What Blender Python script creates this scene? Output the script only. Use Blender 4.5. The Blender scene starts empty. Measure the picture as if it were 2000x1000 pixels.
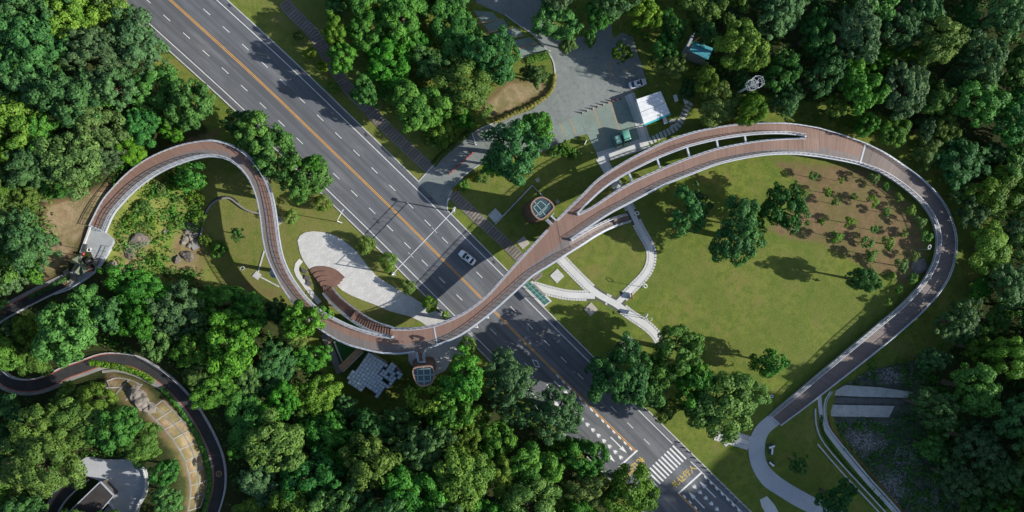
import bpy, bmesh, math, random
import numpy as np
from mathutils import Vector, Matrix
from mathutils.geometry import tessellate_polygon

random.seed(7)
RNG = np.random.default_rng(7)
SC = bpy.context.scene
COL = SC.collection
R = math.radians

# ------------------------------------------------------------------ camera, sky, sun, exposure
FPX, CAMH, TILT = 1417.0, 180.0, R(6.0)          # focal length in photo pixels, flying height, tilt of the drone
CT, ST = math.cos(TILT), math.sin(TILT)
cam_d = bpy.data.cameras.new('camera')
cam_d.sensor_width = 36.0
cam_d.lens = 36.0 * FPX / 2000.0
cam_d.clip_start, cam_d.clip_end = 1.0, 3000.0
cam = bpy.data.objects.new('camera', cam_d)
cam.location = (0, 0, CAMH)
cam.rotation_euler = (0, -TILT, 0)
COL.objects.link(cam)
SC.camera = cam

SUN_EL, SUN_AZ = R(27.0), R(100.0)               # azimuth clockwise from +Y
world = bpy.data.worlds.new('World')
SC.world = world
world.use_nodes = True
wn = world.node_tree.nodes
sky = wn.new('ShaderNodeTexSky')
sky.sky_type = 'NISHITA'
sky.sun_disc = False
sky.sun_elevation = SUN_EL
sky.sun_rotation = SUN_AZ
sky.altitude = 100
world.node_tree.links.new(sky.outputs[0], wn['Background'].inputs[0])
wn['Background'].inputs[1].default_value = 0.115

sun_d = bpy.data.lights.new('sun', 'SUN')
sun_d.energy = 5.0
sun_d.angle = R(0.5)
sun_d.color = (1.0, 0.96, 0.89)
sun = bpy.data.objects.new('sun', sun_d)
SDIR = Vector((math.sin(SUN_AZ) * math.cos(SUN_EL), math.cos(SUN_AZ) * math.cos(SUN_EL), math.sin(SUN_EL)))
sun.rotation_euler = SDIR.to_track_quat('Z', 'Y').to_euler()
sun.location = SDIR * 400
COL.objects.link(sun)

SC.view_settings.view_transform = 'Standard'
SC.view_settings.look = 'None'
SC.view_settings.exposure = 0.62
SC.view_settings.gamma = 1.0
SC.view_settings.use_curve_mapping = False
SC.render.engine = 'CYCLES'

# ------------------------------------------------------------------ plan survey -> metres
def P(px, py, z=0.0):
    """point of the place at height z that the survey photograph shows at px, py"""
    dx, dy = (px - 1000.0) / FPX, (500.0 - py) / FPX
    x, zz = dx * CT + ST, dx * ST - CT
    t = (CAMH - z) / -zz
    return Vector((x * t, dy * t, z))

def ss(x):
    x = np.clip(x, 0, 1)
    return x * x * (3 - 2 * x)

def pip(x, y, poly):
    ins = False
    n = len(poly)
    j = n - 1
    for i in range(n):
        xi, yi = poly[i][0], poly[i][1]
        xj, yj = poly[j][0], poly[j][1]
        if (yi > y) != (yj > y) and x < (xj - xi) * (y - yi) / (yj - yi) + xi:
            ins = not ins
        j = i
    return ins

def pdist(X, Y, poly):
    """inside mask and distance to the outline, for arrays"""
    ins = np.zeros(X.shape, bool)
    dm = np.full(X.shape, 1e9)
    n = len(poly)
    for i in range(n):
        ax, ay = poly[i - 1][0], poly[i - 1][1]
        bx, by = poly[i][0], poly[i][1]
        cond = (ay > Y) != (by > Y)
        with np.errstate(divide='ignore', invalid='ignore'):
            xi = (bx - ax) * (Y - ay) / (by - ay) + ax
        ins ^= cond & (X < xi)
        ex, ey = bx - ax, by - ay
        t = np.clip(((X - ax) * ex + (Y - ay) * ey) / (ex * ex + ey * ey + 1e-9), 0, 1)
        dm = np.minimum(dm, np.hypot(X - ax - t * ex, Y - ay - t * ey))
    return ins, dm

def cr(pts, step=6.0, closed=False):
    """Catmull-Rom through survey points (any dimension)"""
    pts = [np.array(p, float) for p in pts]
    n = len(pts)
    out = []
    rng = range(n) if closed else range(n - 1)
    for i in rng:
        p1, p2 = pts[i], pts[(i + 1) % n]
        p0 = pts[(i - 1) % n] if (closed or i > 0) else 2 * p1 - p2
        p3 = pts[(i + 2) % n] if (closed or i + 2 < n) else 2 * p2 - p1
        k = max(1, int(np.linalg.norm((p2 - p1)[:2]) / step))
        for j in range(k):
            t = j / k
            out.append(0.5 * ((2 * p1) + (-p0 + p2) * t + (2 * p0 - 5 * p1 + 4 * p2 - p3) * t * t + (-p0 + 3 * p1 - 3 * p2 + p3) * t ** 3))
    if not closed:
        out.append(pts[-1])
    return out

def resample(pts, n):
    a = np.array([list(p) for p in pts], float)
    d = np.concatenate([[0], np.cumsum(np.linalg.norm(np.diff(a, axis=0), axis=1))])
    t = np.linspace(0, d[-1], n)
    return [Vector([float(np.interp(u, d, a[:, k])) for k in range(a.shape[1])]) for u in t]

def length(pts):
    return sum((Vector(pts[i + 1]) - Vector(pts[i])).length for i in range(len(pts) - 1))

def normals(pts):
    """unit normals to the left of travel in plan"""
    out = []
    n = len(pts)
    for i in range(n):
        a, b = pts[max(0, i - 1)], pts[min(n - 1, i + 1)]
        d = Vector((b[0] - a[0], b[1] - a[1], 0))
        d = d.normalized() if d.length > 1e-9 else Vector((1, 0, 0))
        out.append(Vector((-d.y, d.x, 0)))
    return out

def offset(pts, t):
    ns = normals(pts)
    return [p + n * (t[i] if isinstance(t, (list, tuple)) else t) for i, (p, n) in enumerate(zip(pts, ns))]

# ------------------------------------------------------------------ materials
def lin(c):
    return tuple(c) + (1.0,) if len(c) == 3 else c

class NT:
    def __init__(self, m):
        self.t = m.node_tree
        self.n = m.node_tree.nodes
        self.b = self.n['Principled BSDF']
    def new(self, ty, **kw):
        nd = self.n.new(ty)
        for k, v in kw.items():
            setattr(nd, k, v)
        return nd
    def set(self, sock, v):
        if hasattr(v, 'is_output') or isinstance(v, bpy.types.NodeSocket):
            self.t.links.new(v, sock)
        else:
            sock.default_value = lin(v) if isinstance(v, tuple) and sock.type == 'RGBA' else v
    def noise(self, scale, detail=5, rough=0.6, vec=None, dist=0.0):
        nd = self.new('ShaderNodeTexNoise')
        nd.inputs['Scale'].default_value = scale
        nd.inputs['Detail'].default_value = detail
        nd.inputs['Roughness'].default_value = rough
        nd.inputs['Distortion'].default_value = dist
        self.t.links.new(vec if vec else self.pos(), nd.inputs['Vector'])
        return nd.outputs['Fac']
    def pos(self):
        if not hasattr(self, '_pos'):
            self._pos = self.new('ShaderNodeNewGeometry').outputs['Position']
        return self._pos
    def obj(self):
        return self.new('ShaderNodeTexCoord').outputs['Object']
    def mix(self, f, a, b, mode='MIX'):
        nd = self.new('ShaderNodeMix', data_type='RGBA', blend_type=mode)
        self.set(nd.inputs[0], f)
        self.set(nd.inputs[6], a)
        self.set(nd.inputs[7], b)
        return nd.outputs[2]
    def math(self, op, a, b=0.0, clamp=False):
        nd = self.new('ShaderNodeMath', operation=op, use_clamp=clamp)
        self.set(nd.inputs[0], a)
        self.set(nd.inputs[1], b)
        return nd.outputs[0]
    def step(self, x, lo, hi):
        nd = self.new('ShaderNodeMapRange', clamp=True)
        self.set(nd.inputs[0], x)
        nd.inputs[1].default_value = lo
        nd.inputs[2].default_value = hi
        return nd.outputs[0]
    def bump(self, h, strength=0.3, dist=0.05):
        nd = self.new('ShaderNodeBump')
        nd.inputs['Strength'].default_value = strength
        nd.inputs['Distance'].default_value = dist
        self.set(nd.inputs['Height'], h)
        self.t.links.new(nd.outputs[0], self.b.inputs['Normal'])
    def attr(self, name):
        return self.new('ShaderNodeAttribute', attribute_name=name)
    def rnd(self):
        return self.new('ShaderNodeObjectInfo').outputs['Random']

MATS = {}
def base(name, rough=0.85, metal=0.0, spec=0.3):
    m = bpy.data.materials.new(name)
    m.use_nodes = True
    t = NT(m)
    t.b.inputs['Roughness'].default_value = rough
    t.b.inputs['Metallic'].default_value = metal
    t.b.inputs['Specular IOR Level'].default_value = spec
    MATS[name] = m
    return m, t

def M(name, c1, c2=None, scale=1.0, rough=0.85, metal=0.0, spec=0.3, bump=0.0, detail=6, fine=None, rnd=0.0, local=False):
    """two tones broken up by noise, optional finer speckle, per-object tone shift and relief"""
    if name in MATS:
        return MATS[name]
    m, t = base(name, rough, metal, spec)
    c2 = c2 or tuple(x * 0.8 for x in c1)
    v = t.obj() if local else None
    n = t.noise(scale, detail, 0.62, v)
    col = t.mix(t.step(n, 0.34, 0.66), c1, c2)
    if fine:
        f = t.noise(fine, 3, 0.7, v)
        col = t.mix(t.math('MULTIPLY', t.step(f, 0.35, 0.75), 0.35), col, tuple(x * 0.45 for x in c2))
    if rnd:
        rv = t.step(t.rnd(), 0, 1)
        col = t.mix(t.math('MULTIPLY', rv, rnd), col, tuple(x * 0.35 for x in c1))
    t.set(t.b.inputs['Base Color'], col)
    if bump:
        t.bump(t.noise((fine or scale * 4), 4, 0.7, v), bump, 0.06)
    return m

# ------------------------------------------------------------------ mesh builder
class MB:
    def __init__(self):
        self.v, self.f, self.uv = [], [], {}
    def add(self, vs, fs):
        o = len(self.v)
        self.v.extend([tuple(p) for p in vs])
        self.f.extend([tuple(i + o for i in f) for f in fs])
        return o
    def box(self, c, s, rz=0.0, taper=1.0):
        hx, hy, hz = s[0] / 2, s[1] / 2, s[2] / 2
        ca, sa = math.cos(rz), math.sin(rz)
        vs = []
        for k, z in ((1.0, -hz), (taper, hz)):
            for x, y in ((-hx, -hy), (hx, -hy), (hx, hy), (-hx, hy)):
                x, y = x * k, y * k
                vs.append((c[0] + x * ca - y * sa, c[1] + x * sa + y * ca, c[2] + z))
        self.add(vs, [(3, 2, 1, 0), (4, 5, 6, 7), (0, 1, 5, 4), (1, 2, 6, 5), (2, 3, 7, 6), (3, 0, 4, 7)])
        return self
    def sweep(self, pts, o0, o1, z0, z1, closed=False):
        """rectangular bar following pts, between side offsets o0..o1 and heights z0..z1"""
        n = len(pts)
        if closed:
            ns = []
            for i in range(n):
                a, b = pts[i - 1], pts[(i + 1) % n]
                d = Vector((b[0] - a[0], b[1] - a[1], 0)).normalized()
                ns.append(Vector((-d.y, d.x, 0)))
        else:
            ns = normals(pts)
        vs, fs = [], []
        for p, nn in zip(pts, ns):
            p = Vector(p)
            for o, z in ((o0, z0), (o1, z0), (o1, z1), (o0, z1)):
                vs.append(p + nn * o + Vector((0, 0, z)))
        for i in range(n if closed else n - 1):
            a, b = 4 * i, 4 * ((i + 1) % n)
            for k in range(4):
                k2 = (k + 1) % 4
                fs.append((a + k, b + k, b + k2, a + k2))
        if not closed:
            fs += [(0, 1, 2, 3), (4 * n - 1, 4 * n - 2, 4 * n - 3, 4 * n - 4)]
        self.add(vs, fs)
        return self
    def tube(self, pts, r, n=6, r2=None, cap=True):
        pts = [Vector(p) for p in pts]
        k = len(pts)
        vs, fs = [], []
        for i, p in enumerate(pts):
            d = (pts[min(k - 1, i + 1)] - pts[max(0, i - 1)]).normalized()
            a = d.orthogonal().normalized() if i == 0 else (a - d * a.dot(d)).normalized()
            b = d.cross(a)
            rr = r if r2 is None else r + (r2 - r) * i / (k - 1)
            for j in range(n):
                w = 2 * math.pi * j / n
                vs.append(p + (a * math.cos(w) + b * math.sin(w)) * rr)
        for i in range(k - 1):
            for j in range(n):
                j2 = (j + 1) % n
                fs.append((i * n + j, i * n + j2, (i + 1) * n + j2, (i + 1) * n + j))
        if cap:
            fs.append(tuple(range(n - 1, -1, -1)))
            fs.append(tuple((k - 1) * n + j for j in range(n)))
        self.add(vs, fs)
        return self
    def slab(self, poly, z0, z1):
        """prism over a plan outline between heights z0 and z1"""
        poly = [Vector((p[0], p[1], 0.0)) for p in poly]
        area = sum(poly[i - 1].x * poly[i].y - poly[i].x * poly[i - 1].y for i in range(len(poly)))
        if area < 0:
            poly = poly[::-1]
        n = len(poly)
        tr = tessellate_polygon([[Vector((p.x, p.y, 0)) for p in poly]])
        vs = [p + Vector((0, 0, z1)) for p in poly] + [p + Vector((0, 0, z0)) for p in poly]
        fs = []
        for t in tr:
            a, b, c = (poly[i] for i in t)
            up = (b.x - a.x) * (c.y - a.y) - (b.y - a.y) * (c.x - a.x) > 0
            t = tuple(t) if up else tuple(t)[::-1]
            fs.append(t)
            fs.append(tuple(i + n for i in t[::-1]))
        for i in range(n):
            j = (i + 1) % n
            fs.append((i + n, j + n, j, i))
        self.add(vs, fs)
        return self
    def loft(self, rings, cap=True):
        n = len(rings[0])
        vs = [p for r in rings for p in r]
        fs = []
        for i in range(len(rings) - 1):
            for j in range(n):
                j2 = (j + 1) % n
                fs.append((i * n + j, i * n + j2, (i + 1) * n + j2, (i + 1) * n + j))
        if cap:
            fs.append(tuple(range(n - 1, -1, -1)))
            fs.append(tuple((len(rings) - 1) * n + j for j in range(n)))
        self.add(vs, fs)
        return self
    def mesh(self, name, mat=None, smooth=False):
        me = bpy.data.meshes.new(name)
        me.from_pydata(self.v, [], self.f)
        me.validate()
        if mat:
            me.materials.append(mat)
        if smooth:
            me.shade_smooth()
        me.update()
        return me
    def build(self, name, mat=None, parent=None, smooth=False):
        return obj(name, self.mesh(name, mat, smooth), parent)

def obj(name, data, parent=None):
    o = bpy.data.objects.new(name, data)
    COL.objects.link(o)
    if parent:
        o.parent = parent
    return o

def tag(o, label=None, cat=None, group=None, kind=None):
    if label:
        o['label'] = label
    if cat:
        o['category'] = cat
    if group:
        o['group'] = group
    if kind:
        o['kind'] = kind
    return o

def thing(name, label, cat, loc=(0, 0, 0), rz=0.0, group=None):
    o = obj(name, None)
    o.location = loc
    o.rotation_euler = (0, 0, rz)
    o.empty_display_size = 0.3
    return tag(o, label, cat, group)

def copy_tree(o, parent=None):
    c = o.copy()
    COL.objects.link(c)
    c.parent = parent
    for ch in KIDS.get(o.name, []):
        copy_tree(ch, c)
    return c
KIDS = {}
def kids(o):
    """remember a finished prototype's children (cheaper than scanning the scene for each copy)"""
    KIDS[o.name] = [c for c in bpy.data.objects if c.parent == o]
    for c in KIDS[o.name]:
        kids(c)

def struct(o):
    o['kind'] = 'structure'
    return o
# ------------------------------------------------------------------ terrain
VALLEY = [P(*p) for p in [(150, -120), (250, 20), (330, 120), (425, 235), (445, 285), (405, 330), (392, 480), (440, 560), (560, 592), (640, 690), (680, 790), (870, 760), (960, 740), (1100, 850), (1250, 1000), (1330, 1150), (1900, 1150), (1870, 1000), (1800, 850), (1800, 720), (1900, 590), (1915, 420), (1830, 300), (1690, 235), (1450, 205), (1340, 190), (1330, 60), (1300, -150)]]
HILLTOP = [P(px, py, 10) for px, py in [(206, 727), (262, 744), (317, 782), (340, 803), (378, 838), (400, 890), (405, 940), (395, 990), (385, 1150), (20, 1150), (20, 900), (45, 810), (110, 775), (175, 742)]]
STREAM = [P(*p) for p in [(1632, 752), (1700, 712), (1800, 690), (1880, 800), (1900, 1100), (1830, 1100), (1752, 1000), (1690, 925), (1632, 850), (1616, 810)]]
xs = np.concatenate([np.arange(-620, -140, 24.0), np.arange(-140, 250, 1.0), np.arange(250, 700, 20.0)])
ys = np.concatenate([np.arange(-620, -95, 25.0), np.arange(-95, 95, 1.0), np.arange(95, 640, 25.0)])
GX, GY = np.meshgrid(xs, ys, indexing='ij')
ins, d = pdist(GX, GY, VALLEY)
dv = np.where(ins, 0.0, d)
wr = ss((GX - 25.0) / 50.0)
zl = 8.7 * ss(dv / 22.0) + 0.012 * np.clip(dv - 22.0, 0, 200)
zr = 2.6 * ss(dv / 20.0) + 0.03 * np.clip(dv - 20.0, 0, 60)
GZ = zl * (1 - wr) + zr * wr
ins, d = pdist(GX, GY, HILLTOP)
GZ += np.where(ins, 5.0 * ss(d / 5.5), 0.0)
ins, d = pdist(GX, GY, STREAM)
GZ -= np.where(ins, 1.3 * ss(d / 2.0), 0.0)
# unseen ridge past the right edge, heights shaped to shade the lower right
x0, x1 = P(1965, 500).x, P(2500, 500).x
ry = np.array([P(2300, y).y for y in (1500, 1180, 1075, 1020, 940, 870, 830, 770, 710, 640, 560, 460, 330, -400)])
rh = np.array([92.0, 84, 79, 75, 69, 62, 56, 45, 31, 14, 4, 1, 0.5, 0.0])
GZ += np.interp(GY, ry, rh) * ss((GX - x0) / (x1 - x0))
GZ -= 0.05
wild = np.clip(dv / 10.0, 0, 1)
GZ += wild * 0.25 * (np.sin(GX * 0.31 + 1.3 * np.sin(GY * 0.17)) * np.cos(GY * 0.27 + 0.5)) * (1 - ss((-GX - 60) / 20) * (GY < -10))

def terr(x, y):
    i = int(np.clip(np.searchsorted(xs, x) - 1, 0, len(xs) - 2))
    j = int(np.clip(np.searchsorted(ys, y) - 1, 0, len(ys) - 2))
    u = (x - xs[i]) / (xs[i + 1] - xs[i])
    v = (y - ys[j]) / (ys[j + 1] - ys[j])
    return float((GZ[i, j] * (1 - u) + GZ[i + 1, j] * u) * (1 - v) + (GZ[i, j + 1] * (1 - u) + GZ[i + 1, j + 1] * u) * v)

def G(px, py, off=0.0):
    """ground point (plus off) surveyed at px, py"""
    z = 0.0
    for _ in range(6):
        p = P(px, py, z)
        z = terr(p.x, p.y)
    return Vector((p.x, p.y, z + off))

def soft(poly_px, z, w):
    poly = [P(x, y, z) for x, y in poly_px]
    i, d = pdist(GX, GY, poly)
    return np.clip(0.5 + np.where(i, d, -d) / w, 0, 1)

LAWN = ss(1.0 - dv / 6.0)
LAWN = np.maximum(LAWN, 0.85 * soft([(222, 400), (300, 335), (400, 300), (398, 560), (330, 560), (250, 570), (228, 540), (215, 455)], 4.0, 3.0))
DIRT = np.zeros_like(LAWN)
for poly, z, k in (
    ([(1500, 308), (1690, 325), (1790, 405), (1812, 500), (1770, 560), (1690, 525), (1600, 478), (1540, 470), (1490, 450), (1580, 380)], 0, 0.78),
    ([(85, 395), (150, 378), (205, 362), (240, 332), (300, 292), (350, 264), (410, 238), (400, 278), (250, 345), (190, 430), (150, 495), (105, 545), (60, 560), (75, 520)], 8, 1.0),
    ([(335, 450), (392, 440), (392, 560), (320, 545)], 3, 0.85),
    ([(235, 455), (285, 455), (275, 530), (250, 560), (225, 555)], 7, 0.9),
    ([(935, 205), (990, 155), (1062, 150), (1072, 180), (1000, 222), (940, 238)], 0, 1.0),
    ([(285, 800), (318, 782), (345, 806), (380, 840), (402, 895), (405, 940), (392, 990), (365, 1000), (370, 940), (350, 880)], 11, 1.0),
    ([(205, 728), (260, 745), (300, 775), (280, 800), (240, 775), (200, 760)], 10, 1.0),
    ([(470, -20), (540, -20), (640, 120), (830, 335), (815, 352), (700, 230), (560, 90)], 0, 0.3),
    ([(560, 560), (640, 600), (640, 640), (580, 610)], 1, 0.5),
    ([(450, 530), (560, 560), (540, 590), (440, 570)], 2, 0.5)):
    DIRT = np.maximum(DIRT, soft(poly, z, 3.0) * k)
DRY = np.zeros_like(LAWN)
for poly, k in (
    ([(390, 300), (560, 300), (900, 620), (640, 650), (392, 560)], 1.0),
    ([(222, 400), (300, 335), (400, 300), (398, 560), (250, 570), (215, 455)], 0.6),
    ([(430, -60), (600, -60), (850, 330), (800, 360)], 0.7),
    ([(860, 360), (1160, 260), (1180, 330), (1080, 440), (1000, 500)], 0.35),
    ([(1080, 480), (1250, 420), (1275, 500), (1200, 590), (1060, 590)], 0.35),
    ([(1270, 480), (1560, 470), (1750, 600), (1600, 720), (1300, 700)], 0.3),
    ([(1540, 840), (1600, 760), (1620, 860)], 0.8)):
    DRY = np.maximum(DRY, soft([p for p in poly], 0, 6.0) * k)

nx, ny = GX.shape
me = bpy.data.meshes.new('ground')
vv = np.stack([GX, GY, GZ], -1).reshape(-1, 3)
ii = np.arange(nx * ny).reshape(nx, ny)
ff = np.stack([ii[:-1, :-1], ii[1:, :-1], ii[1:, 1:], ii[:-1, 1:]], -1).reshape(-1, 4)
me.vertices.add(len(vv)); me.vertices.foreach_set('co', vv.ravel())
me.loops.add(ff.size); me.loops.foreach_set('vertex_index', ff.ravel())
me.polygons.add(len(ff)); me.polygons.foreach_set('loop_start', np.arange(0, ff.size, 4))
me.update(calc_edges=True)
me.shade_smooth()
ca = me.attributes.new('zone', 'FLOAT_COLOR', 'POINT')
ca.data.foreach_set('color', np.stack([LAWN, DIRT, DRY, np.ones_like(DRY)], -1).astype(np.float32).reshape(-1))
m, t = base('ground_cover', 0.95, 0, 0.1)
sep = t.new('ShaderNodeSeparateColor')
t.t.links.new(t.attr('zone').outputs['Color'], sep.inputs[0])
lawn_w, dirt_w, dry_w = sep.outputs[0], sep.outputs[1], sep.outputs[2]
n1, n2, n3, n4 = t.noise(0.06, 4, 0.6), t.noise(0.5, 6, 0.7), t.noise(2.5, 5, 0.75), t.noise(0.16, 5, 0.65, dist=1.0)
n5 = t.noise(7.0, 4, 0.8)
green = t.mix(t.step(n2, 0.42, 0.58), (0.082, 0.136, 0.018), (0.165, 0.205, 0.032))
dryg = t.mix(t.step(n3, 0.3, 0.7), (0.22, 0.195, 0.072), (0.15, 0.15, 0.045))
green = t.mix(t.math('MULTIPLY', t.step(n4, 0.53, 0.62), 0.75), green, (0.20, 0.175, 0.055))
green = t.mix(t.math('MULTIPLY', t.step(n1, 0.46, 0.56), 0.6), green, (0.075, 0.135, 0.018))
lawn = t.mix(t.math('MULTIPLY', dry_w, t.step(t.math('ADD', t.math('MULTIPLY', n4, 0.6), t.math('MULTIPLY', n2, 0.4)), 0.34, 0.58)), green, dryg)
lawn = t.mix(t.math('MULTIPLY', t.step(n5, 0.42, 0.68), 0.55), lawn, (0.045, 0.066, 0.010))
mow = t.new('ShaderNodeTexWave'); mow.inputs['Scale'].default_value = 0.55; mow.inputs['Distortion'].default_value = 3.5; mow.inputs['Detail'].default_value = 4; mow.inputs['Detail Scale'].default_value = 0.6
mw = t.new('ShaderNodeMapping'); mw.inputs['Rotation'].default_value = (0, 0, R(-38)); t.t.links.new(t.pos(), mw.inputs[0]); t.t.links.new(mw.outputs[0], mow.inputs['Vector'])
lawn = t.mix(t.math('MULTIPLY', mow.outputs['Fac'], 0.28), lawn, (0.17, 0.19, 0.045))
lawn = t.mix(t.math('MULTIPLY', t.step(n3, 0.5, 0.66), 0.5), lawn, (0.22, 0.20, 0.07))
dirt = t.mix(t.step(n2, 0.35, 0.68), (0.225, 0.145, 0.085), (0.135, 0.09, 0.05))
tan = t.mix(t.step(n2, 0.35, 0.65), (0.36, 0.275, 0.165), (0.24, 0.175, 0.10))
dirt = t.mix(t.step(dirt_w, 0.82, 0.97), dirt, tan)
dirt = t.mix(t.math('MULTIPLY', t.step(n4, 0.44, 0.58), 0.55), dirt, (0.115, 0.12, 0.035))
dirt = t.mix(t.math('MULTIPLY', t.step(n4, 0.62, 0.74), 0.6), dirt, (0.30, 0.21, 0.12))
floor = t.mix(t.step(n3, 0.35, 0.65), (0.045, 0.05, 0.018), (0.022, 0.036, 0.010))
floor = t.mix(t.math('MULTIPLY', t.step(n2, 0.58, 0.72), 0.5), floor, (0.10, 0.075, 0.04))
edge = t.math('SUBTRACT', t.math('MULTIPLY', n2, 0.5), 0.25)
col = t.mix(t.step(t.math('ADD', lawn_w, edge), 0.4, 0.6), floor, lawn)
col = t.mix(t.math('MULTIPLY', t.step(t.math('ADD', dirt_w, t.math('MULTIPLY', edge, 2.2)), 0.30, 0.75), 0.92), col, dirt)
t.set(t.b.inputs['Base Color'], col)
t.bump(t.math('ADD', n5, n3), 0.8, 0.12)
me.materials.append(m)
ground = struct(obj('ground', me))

# ------------------------------------------------------------------ shared materials
ASPH, t = base('road_asphalt', 0.82, 0, 0.35)
n = t.noise(0.25, 6, 0.7); nf = t.noise(3.0, 4, 0.75); ng = t.noise(40.0, 2, 0.6)
uvn = t.new('ShaderNodeUVMap'); uvn.uv_map = 'UVMap'
sx = t.new('ShaderNodeSeparateXYZ'); t.t.links.new(uvn.outputs[0], sx.inputs[0])
cmb = t.new('ShaderNodeCombineXYZ'); t.t.links.new(t.math('MULTIPLY', sx.outputs[0], 0.012), cmb.inputs[0]); t.t.links.new(t.math('MULTIPLY', sx.outputs[1], 14.0), cmb.inputs[1])
lane = t.noise(1.0, 4, 0.6, cmb.outputs[0])
cmb2 = t.new('ShaderNodeCombineXYZ'); t.t.links.new(t.math('MULTIPLY', sx.outputs[0], 0.05), cmb2.inputs[0]); t.t.links.new(t.math('MULTIPLY', sx.outputs[1], 5.0), cmb2.inputs[1])
lane2 = t.noise(1.0, 5, 0.6, cmb2.outputs[0])
c = t.mix(t.step(n, 0.3, 0.7), (0.100, 0.107, 0.116), (0.128, 0.135, 0.146))
c = t.mix(t.math('MULTIPLY', t.step(lane, 0.42, 0.58), 0.75), c, (0.074, 0.077, 0.082))
c = t.mix(t.math('MULTIPLY', t.step(lane2, 0.54, 0.64), 0.6), c, (0.165, 0.168, 0.172))
c = t.mix(t.math('MULTIPLY', t.step(nf, 0.55, 0.8), 0.3), c, (0.05, 0.05, 0.05))
t.set(t.b.inputs['Base Color'], c)
t.bump(ng, 0.25, 0.02)
DARKASPH = M('dark_asphalt', (0.028, 0.027, 0.028), (0.045, 0.043, 0.043), 0.4, 0.8, fine=3.0, bump=0.2)
PAINT = M('white_road_paint', (0.78, 0.78, 0.75), (0.58, 0.58, 0.56), 1.2, 0.7, fine=9.0)
YPAINT = M('yellow_road_paint', (0.72, 0.36, 0.055), (0.55, 0.27, 0.05), 1.0, 0.7, fine=9.0)
YCHAR = M('yellow_lettering_paint', (0.62, 0.44, 0.06), (0.40, 0.30, 0.06), 1.6, 0.7, fine=9.0)
KERB = M('kerb_stone', (0.52, 0.52, 0.50), (0.38, 0.38, 0.36), 0.8, 0.8, fine=5.0)
WHITEPAVE = M('pale_concrete_paving', (0.58, 0.575, 0.55), (0.48, 0.48, 0.46), 0.25, 0.8, fine=4.0, bump=0.1)
PAVER = M('pale_paver', (0.54, 0.53, 0.50), (0.42, 0.42, 0.40), 0.8, 0.85, fine=5.0, bump=0.15)
CONC = M('weathered_concrete', (0.28, 0.27, 0.25), (0.19, 0.185, 0.17), 0.5, 0.9, fine=3.0, bump=0.2)
STEEL = M('pale_steel', (0.46, 0.49, 0.53), (0.38, 0.41, 0.45), 0.5, 0.45, 0.25, 0.5)
DSTEEL = M('dark_steel', (0.06, 0.06, 0.065), (0.04, 0.04, 0.042), 1.0, 0.5, 0.4, 0.5)
GALV = M('galvanised_steel', (0.55, 0.57, 0.58), (0.42, 0.44, 0.46), 1.0, 0.45, 0.4, 0.5)
WHITEP = M('white_paint', (0.78, 0.78, 0.76), (0.68, 0.68, 0.67), 0.6, 0.5, 0, 0.5)
REDP = M('red_plastic', (0.55, 0.05, 0.04), (0.42, 0.04, 0.04), 2.0, 0.6)
GLASS = M('dark_glass', (0.015, 0.018, 0.022), (0.02, 0.024, 0.03), 1.0, 0.08, 0.0, 0.6)
TIMBER = M('grey_timber', (0.30, 0.255, 0.21), (0.19, 0.165, 0.14), 1.2, 0.9, fine=6.0, rnd=0.6)
REDWOOD = M('red_brown_timber', (0.21, 0.118, 0.085), (0.15, 0.083, 0.062), 1.0, 0.75, fine=6.0, rnd=0.35)
BARK = M('bark', (0.13, 0.10, 0.07), (0.07, 0.055, 0.04), 2.0, 0.95, local=True)
ROCK = M('boulder_rock', (0.19, 0.16, 0.135), (0.085, 0.075, 0.065), 0.7, 0.95, fine=2.5, bump=0.9)
PALEROCK = M('pale_rock', (0.29, 0.26, 0.22), (0.14, 0.125, 0.11), 0.9, 0.95, fine=3.0, bump=0.8, rnd=0.5)
TURF = M('bright_turf', (0.035, 0.15, 0.03), (0.028, 0.115, 0.025), 1.0, 0.95, fine=8.0)
RUBBER = M('tyre_rubber', (0.02, 0.02, 0.02), (0.03, 0.03, 0.03), 3.0, 0.9)

# ------------------------------------------------------------------ main road
def ribbon(L, Rr, th, name, mat, parent=None, uvscale=True):
    """slab between two edges of equal point count, with UV (metres along, 0..1 across)"""
    n = len(L)
    b = MB()
    vs = list(L) + list(Rr) + [p - Vector((0, 0, th)) for p in L] + [p - Vector((0, 0, th)) for p in Rr]
    fs = []
    for i in range(n - 1):
        fs.append((i, n + i, n + i + 1, i + 1))
    top = len(fs)
    for i in range(n - 1):
        fs.append((2 * n + i, 2 * n + i + 1, 3 * n + i + 1, 3 * n + i))
        fs.append((i, i + 1, 2 * n + i + 1, 2 * n + i))
        fs.append((n + i + 1, n + i, 3 * n + i, 3 * n + i + 1))
    fs += [(0, 2 * n, 3 * n, n), (n - 1, 2 * n - 1, 4 * n - 1, 3 * n - 1)]
    # make the top face up
    a, bb, c = vs[0], vs[n], vs[n + 1]
    if ((bb - a).cross(c - a)).z < 0:
        fs = [f[::-1] for f in fs]
    b.add(vs, fs)
    me = b.mesh(name, mat)
    uv = me.uv_layers.new(name='UVMap')
    s = [0.0]
    for i in range(n - 1):
        s.append(s[-1] + (((L[i + 1] + Rr[i + 1]) - (L[i] + Rr[i])) * 0.5).length)
    for poly in me.polygons:
        for li in poly.loop_indices:
            vi = me.loops[li].vertex_index
            uv.data[li].uv = (s[vi % n], float((vi // n) % 2))
    return obj(name, me, parent)

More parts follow.
